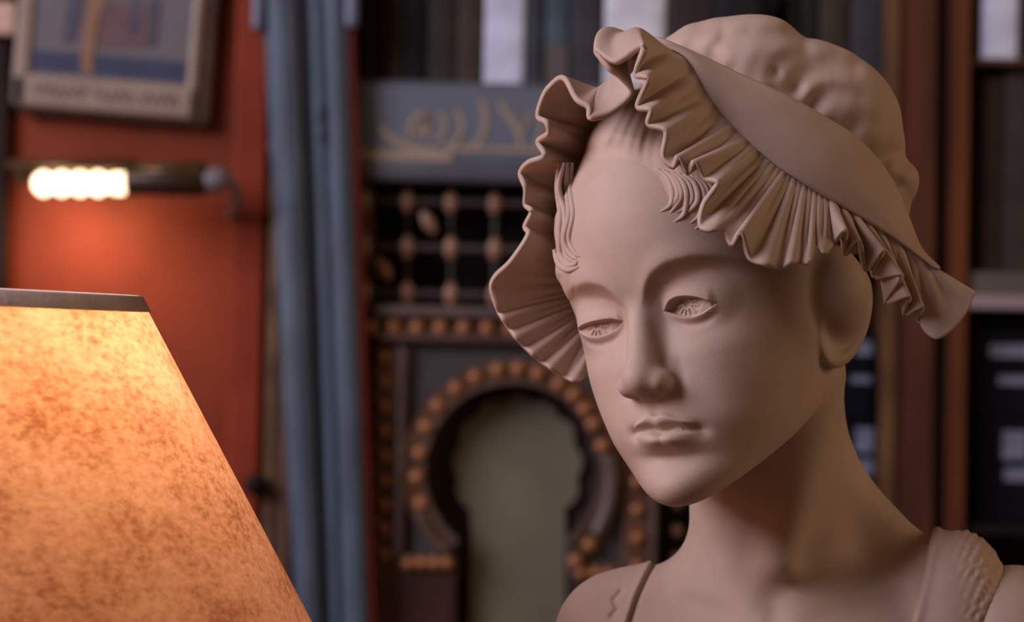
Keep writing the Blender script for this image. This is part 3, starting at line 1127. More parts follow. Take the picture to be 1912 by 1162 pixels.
# half-round reflector hood over the glowing bulb
def half_hood(name, px0, px1, py, rpx, a0, a1, material):
    a, b = W(px0, py, PLY), W(px1, py, PLY)
    V, F = [], []
    n = 12
    for p in (a, b):
        for rr in (rpx * sp, rpx * sp * 0.9):
            for k in range(n):
                an = a0 + (a1 - a0) * k / (n - 1)
                V.append(p + Vector((0, math.cos(an) * rr, math.sin(an) * rr)) - plight.location)
    for k in range(n - 1):
        F += [(k, k + 1, 2 * n + k + 1, 2 * n + k), (n + k + 1, n + k, 3 * n + k, 3 * n + k + 1), (k + 1, k, n + k, n + k + 1), (2 * n + k, 2 * n + k + 1, 3 * n + k + 1, 3 * n + k)]
    F += [(0, 2 * n, 3 * n, n), (n - 1, 2 * n - 1, 4 * n - 1, 3 * n - 1)]
    return link(name, mesh(name, V, F), material, plight)


half_hood('reflector_hood', 18, 252, 334, 37, math.radians(-8), math.radians(150), brass)
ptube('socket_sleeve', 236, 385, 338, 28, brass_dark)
half_hood('sleeve_cover', 236, 382, 332, 30, math.radians(20), math.radians(165), brass)
ptube('ceramic_end', 376, 428, 336, 24, mat('grey_ceramic', (0.21, 0.19, 0.22), rough=0.4), prof=[(0, 0), (0.8, 0), (1, 0.15), (1, 0.6), (0.7, 0.9), (0, 1)])
arm_pts = [W(x, y, PLY + d) for x, y, d in [(418, 325, 0), (436, 345, 0.005), (442, 375, 0.02), (434, 400, 0.05), (430, 402, 0.083)]]
arm_pts = [Vector(p) - plight.location for p in catmull([tuple(p) for p in arm_pts], 6)]
link('arm', tube_mesh('arm', arm_pts, 0.0055, n=10), mat('grey_metal_arm', (0.17, 0.12, 0.12), rough=0.4), plight)
bracket_pts = [Vector(p) - plight.location for p in [W(140, 318, PLY + 0.018), W(140, 312, PLY + 0.084)]]
link('wall_bracket', tube_mesh('wall_bracket', bracket_pts, 0.006, n=10), brass, plight)
glow = mat('glowing_glass', (1.0, 0.8, 0.6), rough=0.4, emit=(1.0, 0.72, 0.46), estr=4.0)
bulb_prof = [(0, 0), (0.35, 0.0)]
nl = 4
for i in range(nl):
    t0 = 0.02 + 0.78 * i / nl
    for k in range(6):
        t = t0 + 0.78 / nl * k / 6
        bulb_prof.append((0.55 + 0.42 * math.sin(math.pi * (k + 0.2) / 6), t))
bulb_prof += [(0.62, 0.82), (0.82, 0.86), (0.85, 0.97), (0.5, 1.0), (0, 1.0)]
ptube('lobed_bulb', 62, 236, 343, 25, glow, prof=bulb_prof, n=24)
pd = bpy.data.lights.new('picture_light_glow', 'AREA')
pd.shape = 'RECTANGLE'
pd.size, pd.size_y = 0.10, 0.02
pd.energy = 0.30
pd.color = (1.0, 0.68, 0.44)
po = bpy.data.objects.new('picture_light_glow', pd)
COL.objects.link(po)
po.parent = plight
po.location = W(150, 385, PLY) - plight.location
po.rotation_euler = (math.radians(28), 0, 0)
# ------------------------------------------------------------------ carved cabinet with painted sign, turned lattice and horseshoe arch
YC = 2.51
SCC = YC / FPX
sign_blue = mat('sign_blue_paint', (0.105, 0.142, 0.190), rough=0.55, color2=(0.135, 0.155, 0.205), nscale=10)
sign_ledge = mat('sign_ledge_paint', (0.10, 0.108, 0.135), rough=0.5, noise=0.25, nscale=14)
gold = mat('faded_gold_paint', (0.36, 0.285, 0.215), rough=0.5, noise=0.15, nscale=40)
walnut = mat('carved_walnut', (0.14, 0.066, 0.038), rough=0.4, color2=(0.075, 0.034, 0.02), nscale=14)
rail_m = mat('worn_rail_wood', (0.115, 0.070, 0.055), rough=0.4, noise=0.35, nscale=18)
rail_pale = mat('pale_rail_wood', (0.135, 0.100, 0.092), rough=0.4, noise=0.25, nscale=18)
rod_m = mat('grey_turned_rod', (0.075, 0.062, 0.056), rough=0.45, noise=0.4, nscale=20)
bead_m = mat('turned_bead', (0.42, 0.17, 0.07), rough=0.3, noise=0.3, nscale=60)
bead_pale = mat('pale_turned_bead', (0.37, 0.20, 0.135), rough=0.3, noise=0.3, nscale=60)
field_m = mat('slate_field', (0.062, 0.058, 0.062), rough=0.6, noise=0.3, nscale=14)
pane_m = mat('grey_green_pane', (0.19, 0.175, 0.115), rough=0.45, color2=(0.15, 0.14, 0.098), nscale=9)

cx0, cx1 = W(664, 600, YC).x, W(1420, 600, YC).x
cab = empty('carved_cabinet', ((cx0 + cx1) / 2, YC + 0.2, 0), 'dark carved cabinet with painted sign, bead lattice and beaded horseshoe arch behind the bust', 'cabinet')
ctop = W(900, 163, YC).z
zc_lo = W(900, 352, YC).z
# carcass: sides, back, bottom
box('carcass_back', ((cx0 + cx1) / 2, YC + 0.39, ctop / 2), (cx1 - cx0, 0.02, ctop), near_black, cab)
box('carcass_side', (cx0 + 0.008, YC + 0.20, ctop / 2), (0.016, 0.36, ctop), walnut, cab)
box('carcass_side', (cx1 - 0.008, YC + 0.20, ctop / 2), (0.016, 0.36, ctop), walnut, cab)
box('plinth', ((cx0 + cx1) / 2, YC + 0.20, 0.35), (cx1 - cx0 - 0.034, 0.36, 0.70), walnut, cab)
# sign board
sign = pbox('sign_board', 668, 165, 1418, 306, YC - 0.012, 0.03, sign_blue, cab, bev=0.003)
pbox('sign_ledge', 664, 303, 1418, 346, YC - 0.018, 0.056, sign_ledge, cab, bev=0.008)
top_board = pbox('top_board', 664, 157, 1420, 168, YC - 0.004, 0.38, sign_ledge, cab, bev=0.002)


def stroke(name, pts, w0, parent, material=gold, Y=YC - 0.0125, w1=None):
    """flat painted stroke along pixels, a hand-lettered ribbon of its own thickness"""
    P = catmull([(a, b, 0) for a, b in pts], 8)
    n = len(P)
    V, F = [], []
    for i in range(n):
        t = P[min(i + 1, n - 1)] - P[max(i - 1, 0)]
        t = t / (np.linalg.norm(t) + 1e-9)
        # pen held at a slant: width changes with direction
        u = i / (n - 1)
        wd = (w0 + ((w1 if w1 is not None else w0) - w0) * u) * (0.75 + 0.25 * abs(t[1] * 0.8 + t[0] * 0.6)) * (0.55 + 0.45 * min(1, 5 * u, 5 * (1 - u)))
        nx, ny = -t[1], t[0]
        for dep in (-0.0012, 0.0006):
            for sg in (-1, 1):
                V.append(W(P[i][0] + nx * wd / 2 * sg, P[i][1] + ny * wd / 2 * sg, Y + dep))
    for i in range(n - 1):
        a = i * 4
        F += [(a, a + 1, a + 5, a + 4), (a + 2, a + 6, a + 7, a + 3), (a, a + 4, a + 6, a + 2), (a + 1, a + 3, a + 7, a + 5)]
    F += [(0, 2, 3, 1), (4 * n - 4, 4 * n - 3, 4 * n - 1, 4 * n - 2)]
    base = Vector(cab.location) + Vector(parent.location) if parent is not cab else Vector(cab.location)
    return link(name, mesh(name, [v - base for v in V], F, False), material, parent)


stroke('painted_letter', [(712, 236), (722, 252), (748, 268), (784, 280), (820, 284), (852, 280)], 15, sign, w1=12)      # long bowl
stroke('painted_letter', [(764, 262), (766, 236), (776, 218), (790, 216), (794, 232), (784, 248), (772, 246)], 11, sign)  # loop
stroke('painted_letter', [(794, 210), (800, 240), (790, 262)], 11, sign)
stroke('painted_letter', [(822, 208), (830, 234), (822, 256), (806, 268)], 12, sign)
stroke('painted_letter', [(852, 206), (862, 230), (856, 256), (838, 274), (820, 280)], 12, sign)
stroke('painted_letter', [(898, 186), (906, 214), (902, 250), (886, 272), (862, 284)], 13, sign)
stroke('painted_letter', [(932, 190), (944, 210), (960, 232), (972, 262), (974, 278)], 12, sign)
stroke('painted_letter', [(996, 210), (984, 226), (974, 246)], 10, sign)
stroke('painted_letter', [(1006, 196), (1012, 230), (1006, 262), (996, 276)], 11, sign)
pbox('gold_line', 664, 281, 846, 300, YC - 0.0150, 0.004, gold, cab, bev=0.0008)
pbox('gold_line', 846, 279, 1418, 290, YC - 0.0150, 0.004, gold, cab, bev=0.0008)

# ---- turned lattice
bead_me = lathe_mesh('bead', [(0.0, -1.0), (0.35, -0.95), (0.55, -0.82), (0.62, -0.66), (0.86, -0.45), (1.0, 0.0), (0.86, 0.45), (0.62, 0.66), (0.55, 0.82), (0.35, 0.95), (0.0, 1.0)], 12)
bead_me.materials.append(bead_m)
bead_me2 = bead_me.copy()
bead_me2.materials.clear()
bead_me2.materials.append(bead_pale)


def bead(px, py, rpx, Y, horiz=False, me=bead_me, parent=cab, name='bead', k=1.0):
    o = bpy.data.objects.new(name, me)
    COL.objects.link(o)
    o.parent = parent
    o.location = W(px, py, Y) - Vector(cab.location)
    r = rpx * SCC
    o.scale = (r, r, r * k)
    if horiz:
        o.rotation_euler = (0, math.pi / 2, 0)
    return o


rod_me = lathe_mesh('rod', [(0.0, -1), (0.7, -1), (1.0, -0.9), (0.65, -0.7), (1.15, -0.45), (0.7, -0.2), (1.25, 0.0), (0.7, 0.2), (1.15, 0.45), (0.65, 0.7), (1.0, 0.9), (0.7, 1), (0.0, 1)], 10)
rod_me.materials.append(rod_m)
YL = YC + 0.02
cols = [679 + 81.5 * k for k in range(0, 9)]
rowsy = [376, 462, 548]
for j, y in enumerate(rowsy):
    for i, x in enumerate(cols):
        yy = y + (x - 760) * 0.024
        bead(x, yy, 14.5, YL, me=bead_me2, k=1.55, name='lattice_bead')
        if i < len(cols) - 1:                       # horizontal spindle to the next bead
            o = bpy.data.objects.new('lattice_spindle', rod_me)
            COL.objects.link(o); o.parent = cab
            o.location = W(x + 41, yy + 1, YL) - Vector(cab.location)
            o.scale = (8.5 * SCC, 8.5 * SCC, 28 * SCC); o.rotation_euler = (0, math.pi / 2, 0)
        if j < len(rowsy) - 1:                      # upright spindle
            o = bpy.data.objects.new('lattice_spindle', rod_me)
            COL.objects.link(o); o.parent = cab
            o.location = W(x, yy + 43, YL + 0.018) - Vector(cab.location)
            o.scale = (4.5 * SCC, 4.5 * SCC, 24 * SCC)
for x, y in [(800, 416), (716, 503), (1044, 422), (1126, 510)]:
    o = bead(x, y, 13, YL - 0.006, me=bead_me2, k=1.9, name='lattice_bead')
    o.rotation_euler = (0, math.radians(-32), 0)
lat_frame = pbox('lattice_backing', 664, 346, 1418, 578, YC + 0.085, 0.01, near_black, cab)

# ---- lower door panel with beaded rails and horseshoe arch
pbox('door_rail', 694, 577, 1418, 600, YC - 0.017, 0.047, rail_pale, cab, bev=0.005)
pbox('bead_channel', 700, 598, 1418, 630, YC - 0.002, 0.03, walnut, cab)
for k in range(-1, 13):
    bead(735 + 43.6 * k, 612 + 0.3 * k, 13.5, YC - 0.006, k=1.15)
pbox('door_rail', 700, 629, 1418, 646, YC - 0.018, 0.045, rail_m, cab, bev=0.005)
pbox('door_stile', 690, 646, 742, 1290, YC - 0.004, 0.03, walnut, cab, bev=0.003)
pbox('stile_fillet', 740, 648, 757, 1042, YC - 0.014, 0.04, rail_m, cab, bev=0.004)
for k in range(9):
    bead(717, 668 + 46 * k, 11.5, YC - 0.006, me=bead_me)
pbox('door_stile', 1164, 646, 1216, 1290, YC - 0.004, 0.03, walnut, cab, bev=0.003)
for k in range(9):
    bead(1190, 638 + 52.5 * k, 12.5, YC - 0.006, me=bead_me)
pbox('stile_fillet', 1214, 648, 1228, 1290, YC - 0.014, 0.04, rail_m, cab, bev=0.004)
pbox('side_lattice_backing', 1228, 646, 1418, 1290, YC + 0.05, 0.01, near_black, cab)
for j in range(10):
    for x in (1262, 1330, 1396):
        bead(x, 680 + 52 * j + (26 if x == 1330 else 0), 13, YC + 0.02, me=bead_me2, name='lattice_bead')
DR = mat('dark_red_walnut', (0.055, 0.020, 0.014), rough=0.45, noise=0.4, nscale=12)
pbox('bottom_rail', 690, 1072, 850, 1300, YC - 0.004, 0.04, DR, cab, bev=0.004)
pbox('bottom_rail', 1064, 1072, 1418, 1300, YC - 0.004, 0.04, DR, cab, bev=0.004)
pbox('bottom_rail', 690, 1298, 1418, 1420, YC - 0.004, 0.04, mat('dark_red_walnut', (0.055, 0.020, 0.014), rough=0.45, noise=0.4, nscale=12), cab, bev=0.004)

# field board with the horseshoe opening, ring, dark inner lining and lobed pane
AC = (957, 880)
def ring_poly(r, a0, a1, n, c=AC):
    return [(c[0] + r * math.cos(a0 + (a1 - a0) * i / (n - 1)), c[1] - r * math.sin(a0 + (a1 - a0) * i / (n - 1))) for i in range(n)]


def plate_with_hole(name, outer, hole, Y, depth, material):
    bm = bmesh.new()
    def loop(pts):
        vs = [bm.verts.new(W(x, y, Y) - Vector(cab.location)) for x, y in pts]
        return [bm.edges.new((vs[i], vs[(i + 1) % len(vs)])) for i in range(len(vs))]
    es = loop(outer) + (loop(hole) if hole else [])
    bmesh.ops.triangle_fill(bm, use_beauty=True, edges=es)
    ext = bmesh.ops.extrude_face_region(bm, geom=list(bm.faces))
    bmesh.ops.translate(bm, vec=(0, depth, 0), verts=[g for g in ext['geom'] if isinstance(g, bmesh.types.BMVert)])
    bmesh.ops.recalc_face_normals(bm, faces=bm.faces)
    return link(name, bm_mesh(name, bm), material, cab)


A0, A1 = math.radians(-52), math.radians(232)
hole = ring_poly(166, A0, A1, 44) + [(852, 1068), (1062, 1068)]
plate_with_hole('door_field', [(757, 646), (1164, 646), (1164, 1075), (1060, 1075)] + ring_poly(166, A0, A1, 44) + [(854, 1075), (757, 1075)], None, YC + 0.002, 0.02, field_m)


def ring_band(name, r0, r1, Y, depth, material, a0=A0, a1=A1):
    o_ = ring_poly(r1, a0, a1, 48) + ring_poly(r0, a0, a1, 48)[::-1]
    return plate_with_hole(name, o_, None, Y, depth, material)


ring_band('arch_moulding', 170, 206, YC - 0.010, 0.022, walnut)
ring_band('arch_fillet', 163, 176, YC - 0.016, 0.02, rail_m)
# beads round the arch, plain polished ring at its flanks
for x, y in [(786, 941), (778, 892), (784, 847), (795, 798), (817, 759), (851, 726), (887, 705), (929, 692), (967, 690), (1004, 699), (1043, 718), (1071, 739), (1091, 765), (1107, 793), (1124, 834),
             (1100, 1018), (1074, 1049)]:
    bead(x, y, 14.5, YC - 0.014)
pts = [W(x, y, YC - 0.012) for x, y in [(1133, 850), (1140, 890), (1138, 930), (1128, 965), (1112, 998)]]
link('arch_torus', tube_mesh('arch_torus', [Vector(p) - Vector(cab.location) for p in catmull([tuple(p) for p in pts], 6)], 14 * SCC, n=10), rail_pale, cab)
pts = [W(x, y, YC - 0.012) for x, y in [(784, 958), (796, 988), (814, 1012), (838, 1030)]]
link('arch_torus', tube_mesh('arch_torus', [Vector(p) - Vector(cab.location) for p in catmull([tuple(p) for p in pts], 6)], 13 * SCC, n=10), rail_m, cab)
pbox('bead_channel', 738, 1036, 850, 1070, YC - 0.006, 0.02, walnut, cab, bev=0.003)
pbox('bead_channel', 1066, 1056, 1164, 1088, YC - 0.006, 0.02, walnut, cab, bev=0.003)
for x in (763, 787, 811, 834):
    bead(x, 1052, 13, YC - 0.010)
for x, y in [(1086, 1070), (1112, 1072), (1136, 1073)]:
    bead(x, y, 13, YC - 0.010)
# recess: dark lining and the grey-green lobed pane
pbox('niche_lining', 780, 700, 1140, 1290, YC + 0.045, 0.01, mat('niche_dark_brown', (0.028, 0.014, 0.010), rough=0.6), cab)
lobes = []
nl = 9
for i in range(nl * 8 + 1):
    a = math.radians(-38) + math.radians(256) * i / (nl * 8)
    r = 112 + 10 * abs(math.sin(nl * 0.5 * (a - math.radians(-38)) * 360 / 256))
    lobes.append((966 + r * 1.0 * math.cos(a), 872 - r * 1.12 * math.sin(a)))
lobes = lobes + [(880, 1000), (876, 1285), (1056, 1285), (1056, 1000)]
plate_with_hole('lobed_pane', lobes, None, YC + 0.034, 0.006, pane_m)

# ------------------------------------------------------------------ bookcase behind and above
bcx0, bcx1 = W(640, 500, YC + 0.45).x, W(2250, 500, YC).x
bc = empty('bookcase', (W(1780, 900, YC).x, YC + 0.25, 0), 'tall reddish walnut bookcase with an upright double post and dark shelves', 'bookcase')
# the shelf above the cabinet for the row of books
YS = YC + 0.03
bxa, bxb = W(1460, 500, YC).x, W(2240, 500, YC).x
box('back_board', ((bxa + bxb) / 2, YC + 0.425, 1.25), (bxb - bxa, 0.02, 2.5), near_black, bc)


def lean_post(name, t0, t1, b0, b1, Y, dep, material, bev=0.003):
    a0, a1, c0, c1 = W(t0, 0, Y), W(t1, 0, Y), W(b0, 1162, Y), W(b1, 1162, Y)
    V = []
    for z in (0.0, 2.4):
        t = (z - c0.z) / (a0.z - c0.z)
        xa, xb = c0.x + (a0.x - c0.x) * t, c1.x + (a1.x - c1.x) * t
        V += [(xa, Y, z), (xb, Y, z), (xb, Y + dep, z), (xa, Y + dep, z)]
    F = [(3, 2, 1, 0), (4, 5, 6, 7), (0, 1, 5, 4), (1, 2, 6, 5), (2, 3, 7, 6), (3, 0, 4, 7)]
    bm = bmesh.new()
    vs = [bm.verts.new(Vector(v) - Vector(bc.location)) for v in V]
    for f in F:
        bm.faces.new([vs[i] for i in f])
    bmesh.ops.bevel(bm, geom=list(bm.edges), offset=bev, segments=2, affect='EDGES')
    return link(name, bm_mesh(name, bm), material, bc)


lean_post('post_edge', 1660, 1684, 1644, 1668, YC - 0.006, 0.04, tan_edge)
lean_post('post', 1682, 1752, 1660, 1742, YC, 0.40, brown_post)
lean_post('post_groove', 1750, 1782, 1738, 1772, YC + 0.015, 0.3, mat('groove_maroon', (0.018, 0.005, 0.005), rough=0.6))
lean_post('post', 1779, 1816, 1768, 1800, YC - 0.004, 0.40, orange_post)
sh_pale = mat('grey_shelf_front', (0.13, 0.115, 0.115), rough=0.5, noise=0.2, nscale=10)
sh_edge = mat('shelf_edge_strip', (0.36, 0.30, 0.32), rough=0.4, noise=0.1, nscale=10)
shelf_grey = pbox('shelf', 1808, 512, 2240, 562, YC + 0.004, 0.36, sh_pale, bc, bev=0.003)
pbox('shelf_lip', 1808, 556, 2240, 582, YC - 0.002, 0.02, sh_edge, bc, bev=0.003)
shelf_high = pbox('shelf', 1808, 112, 2240, 124, YC + 0.004, 0.36, walnut, bc, bev=0.002)
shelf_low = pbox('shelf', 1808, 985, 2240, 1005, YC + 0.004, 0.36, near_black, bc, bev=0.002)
shelf_bay = pbox('shelf', 1456, 985, 1664, 1005, YC + 0.03, 0.34, brown_post, bc, bev=0.002)
shelf_mid = pbox('shelf', 1456, 404, 1664, 420, YC + 0.03, 0.34, walnut, bc, bev=0.002)
pbox('apron', 1456, 906, 1664, 1180, YC + 0.002, 0.018, brown_post, bc, bev=0.002)

# ------------------------------------------------------------------ books and boxes
def top_of(o):
    return o.parent.location.z + o.location.z + o.dimensions.z / 2 + 0.0003


def book(px0, px1, py0, py1, Y, material, label, depth=0.14, second=None, group='books on the shelf above the painted sign', on=None):
    a, b = W(px0, py1, Y), W(px1, py0, Y)
    w_, h_ = (px1 - px0) * Y / FPX, abs(py1 - py0) * Y / FPX
    c = W((px0 + px1) / 2, py1, Y)
    root = empty('book', (c.x, Y + depth / 2, on if on is not None else c.z), label, 'book', group)
    t = 0.0022
    spine_n = 6
    # rounded spine and boards
    V, F = [], []
    for z in (0, h_):
        for k in range(spine_n + 1):
            an = math.pi * k / spine_n
            V.append((-math.cos(an) * w_ / 2, -depth / 2 - math.sin(an) * 0.004, z))
        V += [(w_ / 2, depth / 2, z), (w_ / 2 - t, depth / 2, z), (w_ / 2 - t, -depth / 2 + 0.003, z), (-w_ / 2 + t, -depth / 2 + 0.003, z), (-w_ / 2 + t, depth / 2, z), (-w_ / 2, depth / 2, z)]
    n = spine_n + 7
    for k in range(n):
        F.append((k, (k + 1) % n, (k + 1) % n + n, k + n))
    F += [tuple(range(n))[::-1], tuple(range(n, 2 * n))]
    link('cover', mesh('cover', V, F, False), material, root)
    pg = box_mesh('pages', w_ - 2 * t - 0.0004, depth - 0.012, h_ - 0.008)
    link('pages', pg, mat('book_paper', (0.42, 0.36, 0.28), rough=0.8), root, (0, 0.0, h_ / 2))
    if second:
        lb = box_mesh('spine_label', w_ * 0.96, 0.003, h_ * second[1])
        link('spine_label', lb, second[0], root, (0, -depth / 2 - 0.0036, h_ * second[2]))
    return root


def bmatl(i, c, rough=0.6):
    return mat('cloth_%s' % i, c, rough=rough, noise=0.25, nscale=25, spec=0.15)


bpy.context.view_layer.update()
BY = YC + 0.012
B = [(668, 700, (0.010, 0.008, 0.008), 'black', 'black clothbound book beside the blue post', -40),
     (700, 724, (0.014, 0.008, 0.006), 'sable', 'brown-black book second from the blue post', -60),
     (725, 750, (0.040, 0.026, 0.018), 'umber', 'narrow umber book between two nearly black ones', -30),
     (751, 796, (0.011, 0.011, 0.015), 'ink', 'ink-black thick book beside the narrow umber one', -70),
     (797, 850, (0.040, 0.038, 0.033), 'olive', 'grey-olive book beside the ink-black one', -50),
     (851, 900, (0.062, 0.046, 0.038), 'taupe', 'taupe book beside the white tapering one', -80),
     (902, 978, (0.70, 0.77, 0.98), 'white', 'tall white book with a pale violet tint above the lettered sign', -90),
     (981, 1014, (0.050, 0.058, 0.070), 'slate', 'narrow slate book beside the tall white one', -60),
     (1016, 1060, (0.080, 0.115, 0.150), 'teal', 'teal-blue book with a grey-brown label at its foot', -70),
     (1062, 1122, (0.060, 0.060, 0.072), 'graphite', 'graphite book between the teal one and the bright white one', -40),
     (1126, 1240, (0.82, 0.88, 0.99), 'bright', 'broad bright white book behind the cap\'s frill', -90),
     (1243, 1330, (0.050, 0.036, 0.038), 'plum', 'dull plum book behind the top of the cap', -50),
     (1332, 1416, (0.020, 0.024, 0.026), 'bottle', 'dark bottle-green book behind the top of the cap', -70)]
for x0, x1, c, nm, lab, top in B:
    sec = None
    if nm == 'teal':
        sec = (mat('label_taupe', (0.105, 0.085, 0.085), rough=0.6), 0.30, 0.17)
    book(x0 + 0.6, x1 - 0.6, top, 157, BY, bmatl(nm, c), lab, second=sec, on=top_of(top_board))
# books in the bay between cap and post
for x0, x1, c, nm, lab, top in [(1460, 1484, (0.024, 0.024, 0.026), 'soot', 'sooty black book behind the puffed crown', -60),
                                (1486, 1520, (0.028, 0.028, 0.026), 'coal', 'charcoal book next to the olive-green one', -80),
                                (1522, 1580, (0.062, 0.056, 0.034), 'moss', 'olive-green tall book behind the puffed crown', -60),
                                (1582, 1655, (0.060, 0.060, 0.068), 'ash', 'ash-grey broad book beside the walnut post', -90)]:
    book(x0 + 0.6, x1 - 0.6, top, 404, YC + 0.06, bmatl(nm, c), lab, group='books in the bay beside the walnut post', on=top_of(shelf_mid))
# right-hand bay
book(1832, 1900, -90, 112, YC + 0.010, bmatl('violetwhite', (0.70, 0.77, 0.98)), 'white book on the high shelf right of the walnut post', group='books right of the walnut post', on=top_of(shelf_high))
book(1904, 1960, -60, 112, YC + 0.010, bmatl('night', (0.02, 0.02, 0.028)), 'black book beside the white one on the high shelf', group='books right of the walnut post', on=top_of(shelf_high))
for x0, x1, c, nm, lab, top in [(1820, 1866, (0.040, 0.036, 0.030), 'drab', 'drab olive folio on the grey shelf', 150),
                                (1868, 1930, (0.052, 0.046, 0.042), 'stone', 'stone-grey folio on the grey shelf', 140),
                                (1932, 1990, (0.03, 0.026, 0.028), 'coal2', 'coal-black folio at the end of the grey shelf', 170)]:
    book(x0 + 0.6, x1 - 0.6, top, 512, YC + 0.03, bmatl(nm, c), lab, group='books right of the walnut post', on=top_of(shelf_grey))


def box_file(px0, py0, px1, py1, Y, labels, label, group, on):
    c = W((px0 + px1) / 2, py1, Y)
    sc_ = Y / FPX
    root = empty('box_file', (c.x, Y + 0.12, on), label, 'box', group)
    w_, h_ = (px1 - px0) * sc_, (py1 - py0) * sc_
    m_ = mat('black_card', (0.005, 0.006, 0.012), rough=0.7, spec=0.1)
    link('body', box_mesh('body', w_, 0.22, h_, bev=0.003), m_, root, (0, 0, h_ / 2))
    for (a, b, c_, d) in labels:
        lw, lh = (c_ - a) * sc_, (d - b) * sc_
        lx = ((a + c_) / 2 - (px0 + px1) / 2) * sc_
        lz = W((a + c_) / 2, (b + d) / 2, Y).z - on
        link('paper_label', box_mesh('paper_label', lw, 0.0012, lh, bev=0.0004), mat('blue_grey_label', (0.22, 0.26, 0.38), rough=0.5, noise=0.4, nscale=60), root, (lx, -0.1106, lz))
    return on + h_ + 0.0003


GF = 'black box files on the shelves beside the walnut post'
YF = YC + 0.024
z_ = top_of(shelf_low)
z_ = box_file(1822, 872, 1990, 980, YF, [(1876, 874, 1930, 900)], 'deep black box file at the foot of the stack right of the post', GF, z_)
z_ = box_file(1822, 778, 1990, 870, YF, [(1874, 806, 1920, 860)], 'flat black box file with a square pale label, third of the stack', GF, z_)
z_ = box_file(1822, 693, 1990, 776, YF, [(1866, 702, 1930, 720)], 'flat black box file with a thin label, second of the stack', GF, z_)
z_ = box_file(1822, 612, 1990, 691, YF, [(1850, 644, 1930, 668)], 'flat black box file with one blue-grey label under the grey shelf, topmost of the stack', GF, z_)
z_ = top_of(shelf_bay)
z_ = box_file(1500, 778, 1632, 980, YF, [(1596, 800, 1630, 846), (1600, 858, 1630, 890)], 'tall black box file with two labels at the foot of the stack by the neck', GF, z_)
z_ = box_file(1500, 693, 1632, 776, YF, [(1590, 702, 1628, 716)], 'black box file second from the top beside the bust\'s neck', GF, z_)
z_ = box_file(1500, 602, 1632, 691, YF, [(1600, 638, 1630, 664)], 'black box file with a label beside the bust\'s neck, topmost there', GF, z_)
# ------------------------------------------------------------------ desk, table lamp
desk_top_z = BUST_BASE.z
desk_wood = mat('desk_walnut', (0.10, 0.045, 0.022), rough=0.4, color2=(0.05, 0.022, 0.012), nscale=6, stretch=(1, 8, 1))
desk = empty('writing_desk', (0.0, 1.06, 0), 'plain walnut writing desk under the bust and the table lamp', 'desk')
box('desk_top', (0.0, 1.06, desk_top_z - 0.016), (1.5, 0.62, 0.032), desk_wood, desk, bev=0.006)
box('apron', (0.0, 1.06, desk_top_z - 0.075), (1.36, 0.50, 0.086), desk_wood, desk, bev=0.003)
for sx in (-1, 1):
    for sy in (-1, 1):
        me = lathe_mesh('leg', [(0, 0), (0.016, 0), (0.020, 0.02), (0.018, 0.1), (0.028, desk_top_z - 0.15), (0.032, desk_top_z - 0.033), (0, desk_top_z - 0.033)], 20)
        link('leg', me, desk_wood, desk, (sx * 0.69, sy * 0.255, 0))

LY = 0.965
sl = LY / FPX
# shade edges: right silhouette from (277, 575) to (580, 1162), axis left of the frame
ax_px = -165.0
top_c = W(ax_px, 535, LY)
tan_s = 0.585
lamp = empty('table_lamp', (top_c.x, LY, desk_top_z), 'lit table lamp with a wide mottled parchment shade on the desk', 'lamp')
r_top = (258 - ax_px) * sl
h_sh = 0.215
r_bot = r_top + h_sh * tan_s
zt = top_c.z - desk_top_z
zb = zt - h_sh

shade_m = bpy.data.materials.new('mottled_parchment')
shade_m.use_nodes = True
nt = shade_m.node_tree
for n in list(nt.nodes):
    nt.nodes.remove(n)
out = nt.nodes.new('ShaderNodeOutputMaterial')
tc = nt.nodes.new('ShaderNodeTexCoord')
n1 = nt.nodes.new('ShaderNodeTexNoise'); n1.inputs['Scale'].default_value = 190; n1.inputs['Detail'].default_value = 6; n1.inputs['Roughness'].default_value = 0.7
n2 = nt.nodes.new('ShaderNodeTexNoise'); n2.inputs['Scale'].default_value = 30; n2.inputs['Detail'].default_value = 4
mp = nt.nodes.new('ShaderNodeMapping'); mp.inputs['Rotation'].default_value = (0.3, 0.5, 0.6); mp.inputs['Scale'].default_value = (1.0, 1.0, 1.7)
nt.links.new(tc.outputs['Object'], mp.inputs['Vector'])
nt.links.new(mp.outputs['Vector'], n1.inputs['Vector'])
nt.links.new(tc.outputs['Object'], n2.inputs['Vector'])
mx = nt.nodes.new('ShaderNodeMath'); mx.operation = 'MULTIPLY_ADD'; mx.inputs[1].default_value = 0.62
nt.links.new(n1.outputs['Fac'], mx.inputs[0])
m2 = nt.nodes.new('ShaderNodeMath'); m2.operation = 'MULTIPLY'; m2.inputs[1].default_value = 0.38
nt.links.new(n2.outputs['Fac'], m2.inputs[0])
nt.links.new(m2.outputs[0], mx.inputs[2])
rp = nt.nodes.new('ShaderNodeValToRGB')
e = rp.color_ramp.elements
e[0].position = 0.36; e[0].color = (0.42, 0.18, 0.085, 1)
e[1].position = 0.60; e[1].color = (0.92, 0.56, 0.36, 1)
e.new(0.47).color = (0.72, 0.38, 0.21, 1)
nt.links.new(mx.outputs[0], rp.inputs['Fac'])
tr = nt.nodes.new('ShaderNodeBsdfTranslucent')
df = nt.nodes.new('ShaderNodeBsdfDiffuse')
nt.links.new(rp.outputs['Color'], tr.inputs['Color'])
nt.links.new(rp.outputs['Color'], df.inputs['Color'])
ms = nt.nodes.new('ShaderNodeMixShader'); ms.inputs[0].default_value = 0.45
nt.links.new(tr.outputs[0], ms.inputs[1]); nt.links.new(df.outputs[0], ms.inputs[2])
